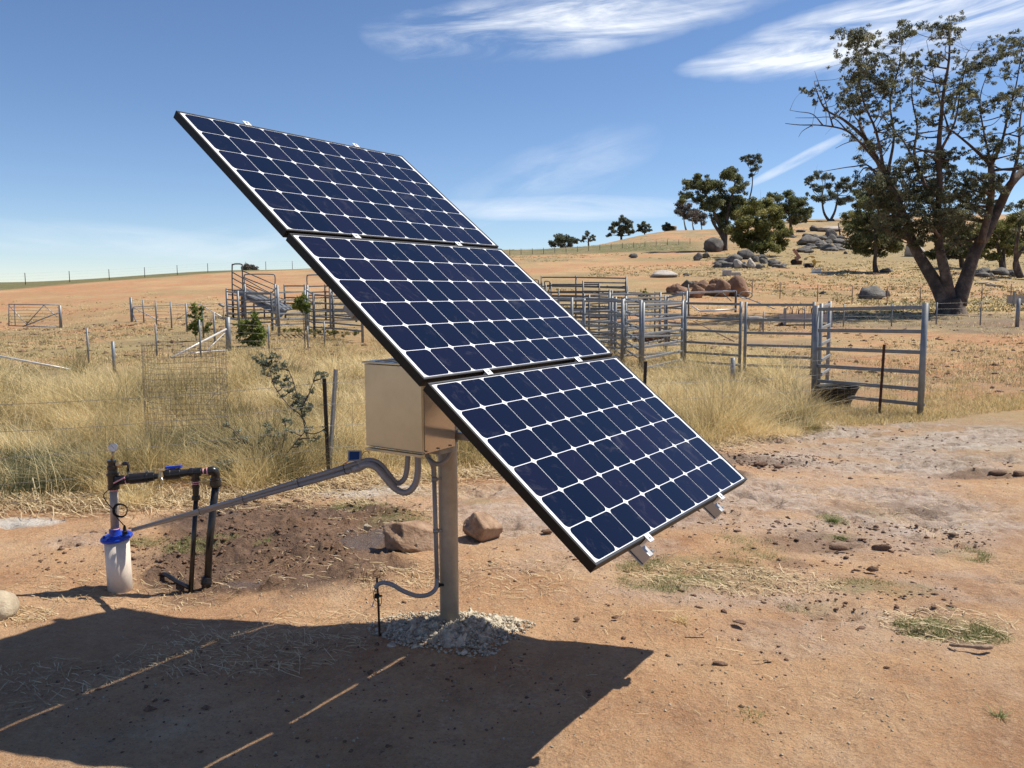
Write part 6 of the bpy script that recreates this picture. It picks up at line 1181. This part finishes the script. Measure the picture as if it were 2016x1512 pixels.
for (x, y, w, h, lb_) in ((1935,540,30,12,'dark rock in the shade right of the huge gum trunk'),(1965,541,34,12,'middle dark rock in the shade right of the huge gum'),(1990,541,22,9,'right dark rock in the shade near the feeder'),(1780,470,40,40,'pale boulder glimpsed through the huge gum foliage'),(1800,505,34,24,'lower pale boulder glimpsed left of the middle trunk')):
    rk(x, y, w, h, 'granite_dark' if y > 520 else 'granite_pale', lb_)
def heap(n, x0, x1, y0, y1, wr, hr, mat, label, group):
    for i in range(n):
        rk(random.uniform(x0, x1), random.uniform(y0, y1), random.uniform(*wr), random.uniform(*hr), mat if random.random() < .75 else 'granite', label, group=group, rot=random.uniform(-.6, .6), seed=300+i+int(x0), sink=.3)
heap(20, 1578, 1672, 466, 497, (12, 30), (5, 12), 'granite_dark', 'one of the rugged dark boulders heaped in the upper rocky outcrop', 'rugged boulders of the upper outcrop')
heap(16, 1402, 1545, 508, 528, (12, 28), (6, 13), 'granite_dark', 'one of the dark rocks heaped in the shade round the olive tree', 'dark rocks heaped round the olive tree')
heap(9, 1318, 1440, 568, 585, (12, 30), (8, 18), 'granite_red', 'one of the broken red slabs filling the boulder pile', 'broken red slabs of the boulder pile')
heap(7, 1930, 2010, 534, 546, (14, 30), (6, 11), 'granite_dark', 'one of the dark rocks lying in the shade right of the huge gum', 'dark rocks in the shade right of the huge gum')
# concrete troughs, tank and old machinery on the hill
def block(name, px, py, w, h, d, mat, label, cat):
    g_ = GP(px, py); s = g_.y/F; o = thing(name, g_, label, cat); mb = MB(); mb.box(g_+Z3*(h*s*.5-.05), (w*s, d, h*s)); mb.build('body', M[mat], o, bevel=.04)
    mb = MB(); mb.box(g_+Z3*(h*s-.02), (w*s*1.04, d*1.04, .08)); mb.build('rim', M['white_paint'], o, bevel=.02); return o
block('water_trough', 1431, 543, 14, 11, .9, 'concrete', 'grey concrete trough on the slope above the boulder pile', 'trough')
block('water_trough', 1447, 542, 17, 6, .8, 'concrete', 'lower pale trough joined to the right of the grey one', 'trough')
tk = G(1317, 305); s_ = 305/F; o = thing('water_tank', tk, 'round brown tank on the hill skyline beside a small tree', 'water tank')
mb = MB(); mb.lathe(tk-Z3*.5, (0, 0, 1), [(0, 12*s_), (10*s_+.5, 12*s_)], 28); mb.build('wall', M['wood'], o); mb = MB(); mb.lathe(tk+Z3*10*s_, (0, 0, 1), [(0, 12.6*s_), (.5, 12.4*s_), (.9, 1)], 28); mb.build('roof', M['concrete'], o)
ym = GP(1596, 527); s_ = ym.y/F; o = thing('old_machine', ym, 'old yellow farm machine with a curved hood left on the slope', 'machine')
def mp(x, y, d=0): return Vector((ym.x+(x-1596)*s_, ym.y+d, ym.z+(527-y)*s_))
mb = MB(); arcp = [mp(1585+9*(1-math.cos(a))*1.0, 512-7*math.sin(a)) for a in np.linspace(0, PI*.8, 9)]
for i in range(8): mb.box((arcp[i]+arcp[i+1])/2, ((arcp[i+1]-arcp[i]).length*1.2, .9, .06), ((arcp[i+1]-arcp[i]).normalized(), Vector((0, 1, 0)), (arcp[i+1]-arcp[i]).normalized().cross(Vector((0, 1, 0)))))
mb.build('hood', M['yellow'], o); mb = MB(); mb.box(mp(1607, 516), (13*s_, .8, .12)); mb.bar(mp(1600, 512), mp(1604, 517), .3); mb.bar(mp(1605, 517), mp(1600, 525), .22); mb.build('deck', M['yellow'], o)
mb = MB(); mb.box(mp(1590, 521), (12*s_, .9, 5*s_)); mb.build('frame', M['galv'], o); mb = MB(); mb.box(mp(1596, 524.5), (8*s_, .7, 3*s_)); mb.build('axle_box', M['rust'], o)
mb = MB(); mb.lathe(mp(1587, 525, -.5), (0, 1, 0), [(0, .32), (.12, .34), (.16, .15)], 16); mb.build('wheel', M['rubber'], o)
tb = GP(1607, 537); mb = MB(); s2_ = tb.y/F; mb.box(tb+Z3*3*s2_, (14*s2_, .8, 6*s2_)); mb.box(tb+Z3*6.4*s2_, (15*s2_, .95, .12)); o = mb.build('white_trough', M['white_paint'], bevel=.03); tag(o, 'small white trough below the yellow machine', 'trough')
g_ = GP(1569, 521); s_ = g_.y/F; o = thing('rusty_machine', g_, 'tall pinkish rusty machine part leaning left of the yellow machine', 'machine')
mb = MB(); mb.bar(g_+Vector((0, 0, 0)), g_+Vector((-.1, 0, 16*s_)), .5, .4); mb.bar(g_+Vector((.35, 0, 12*s_)), g_+Vector((-.5, 0, 30*s_)), .42, .3); mb.build('column', simple('pink_rust', (.36, .19, .14), .8, 0, .3, 4), o, bevel=.08)
mb = MB(); mb.box(g_+Vector((-.05, 0, 4*s_)), (1.1, .8, 8*s_)); mb.build('engine', M['rust'], o, bevel=.1); mb = MB(); mb.lathe(g_+Vector((-.55, -.5, .3)), (0, 1, 0), [(0, .34), (.2, .34), (.22, .1)], 14); mb.build('wheel', M['rubber'], o)
pl = GP(1935, 563)
for i, (a, b_) in enumerate((((1920, 561), (1945, 558)), ((1940, 563), (1975, 566)), ((1950, 560), (1962, 566)))):
    mb = MB(); mb.tube([GP(*a)+Z3*.1, GP(*b_)+Z3*.12], .09, 6); o = mb.build('fallen_branch', M['rock_pale']); tag(o, ['left grey fallen branch on the ground right of the huge gum', 'long grey fallen branch right of the huge gum', 'short grey branch crossing the long fallen one'][i], 'branch')
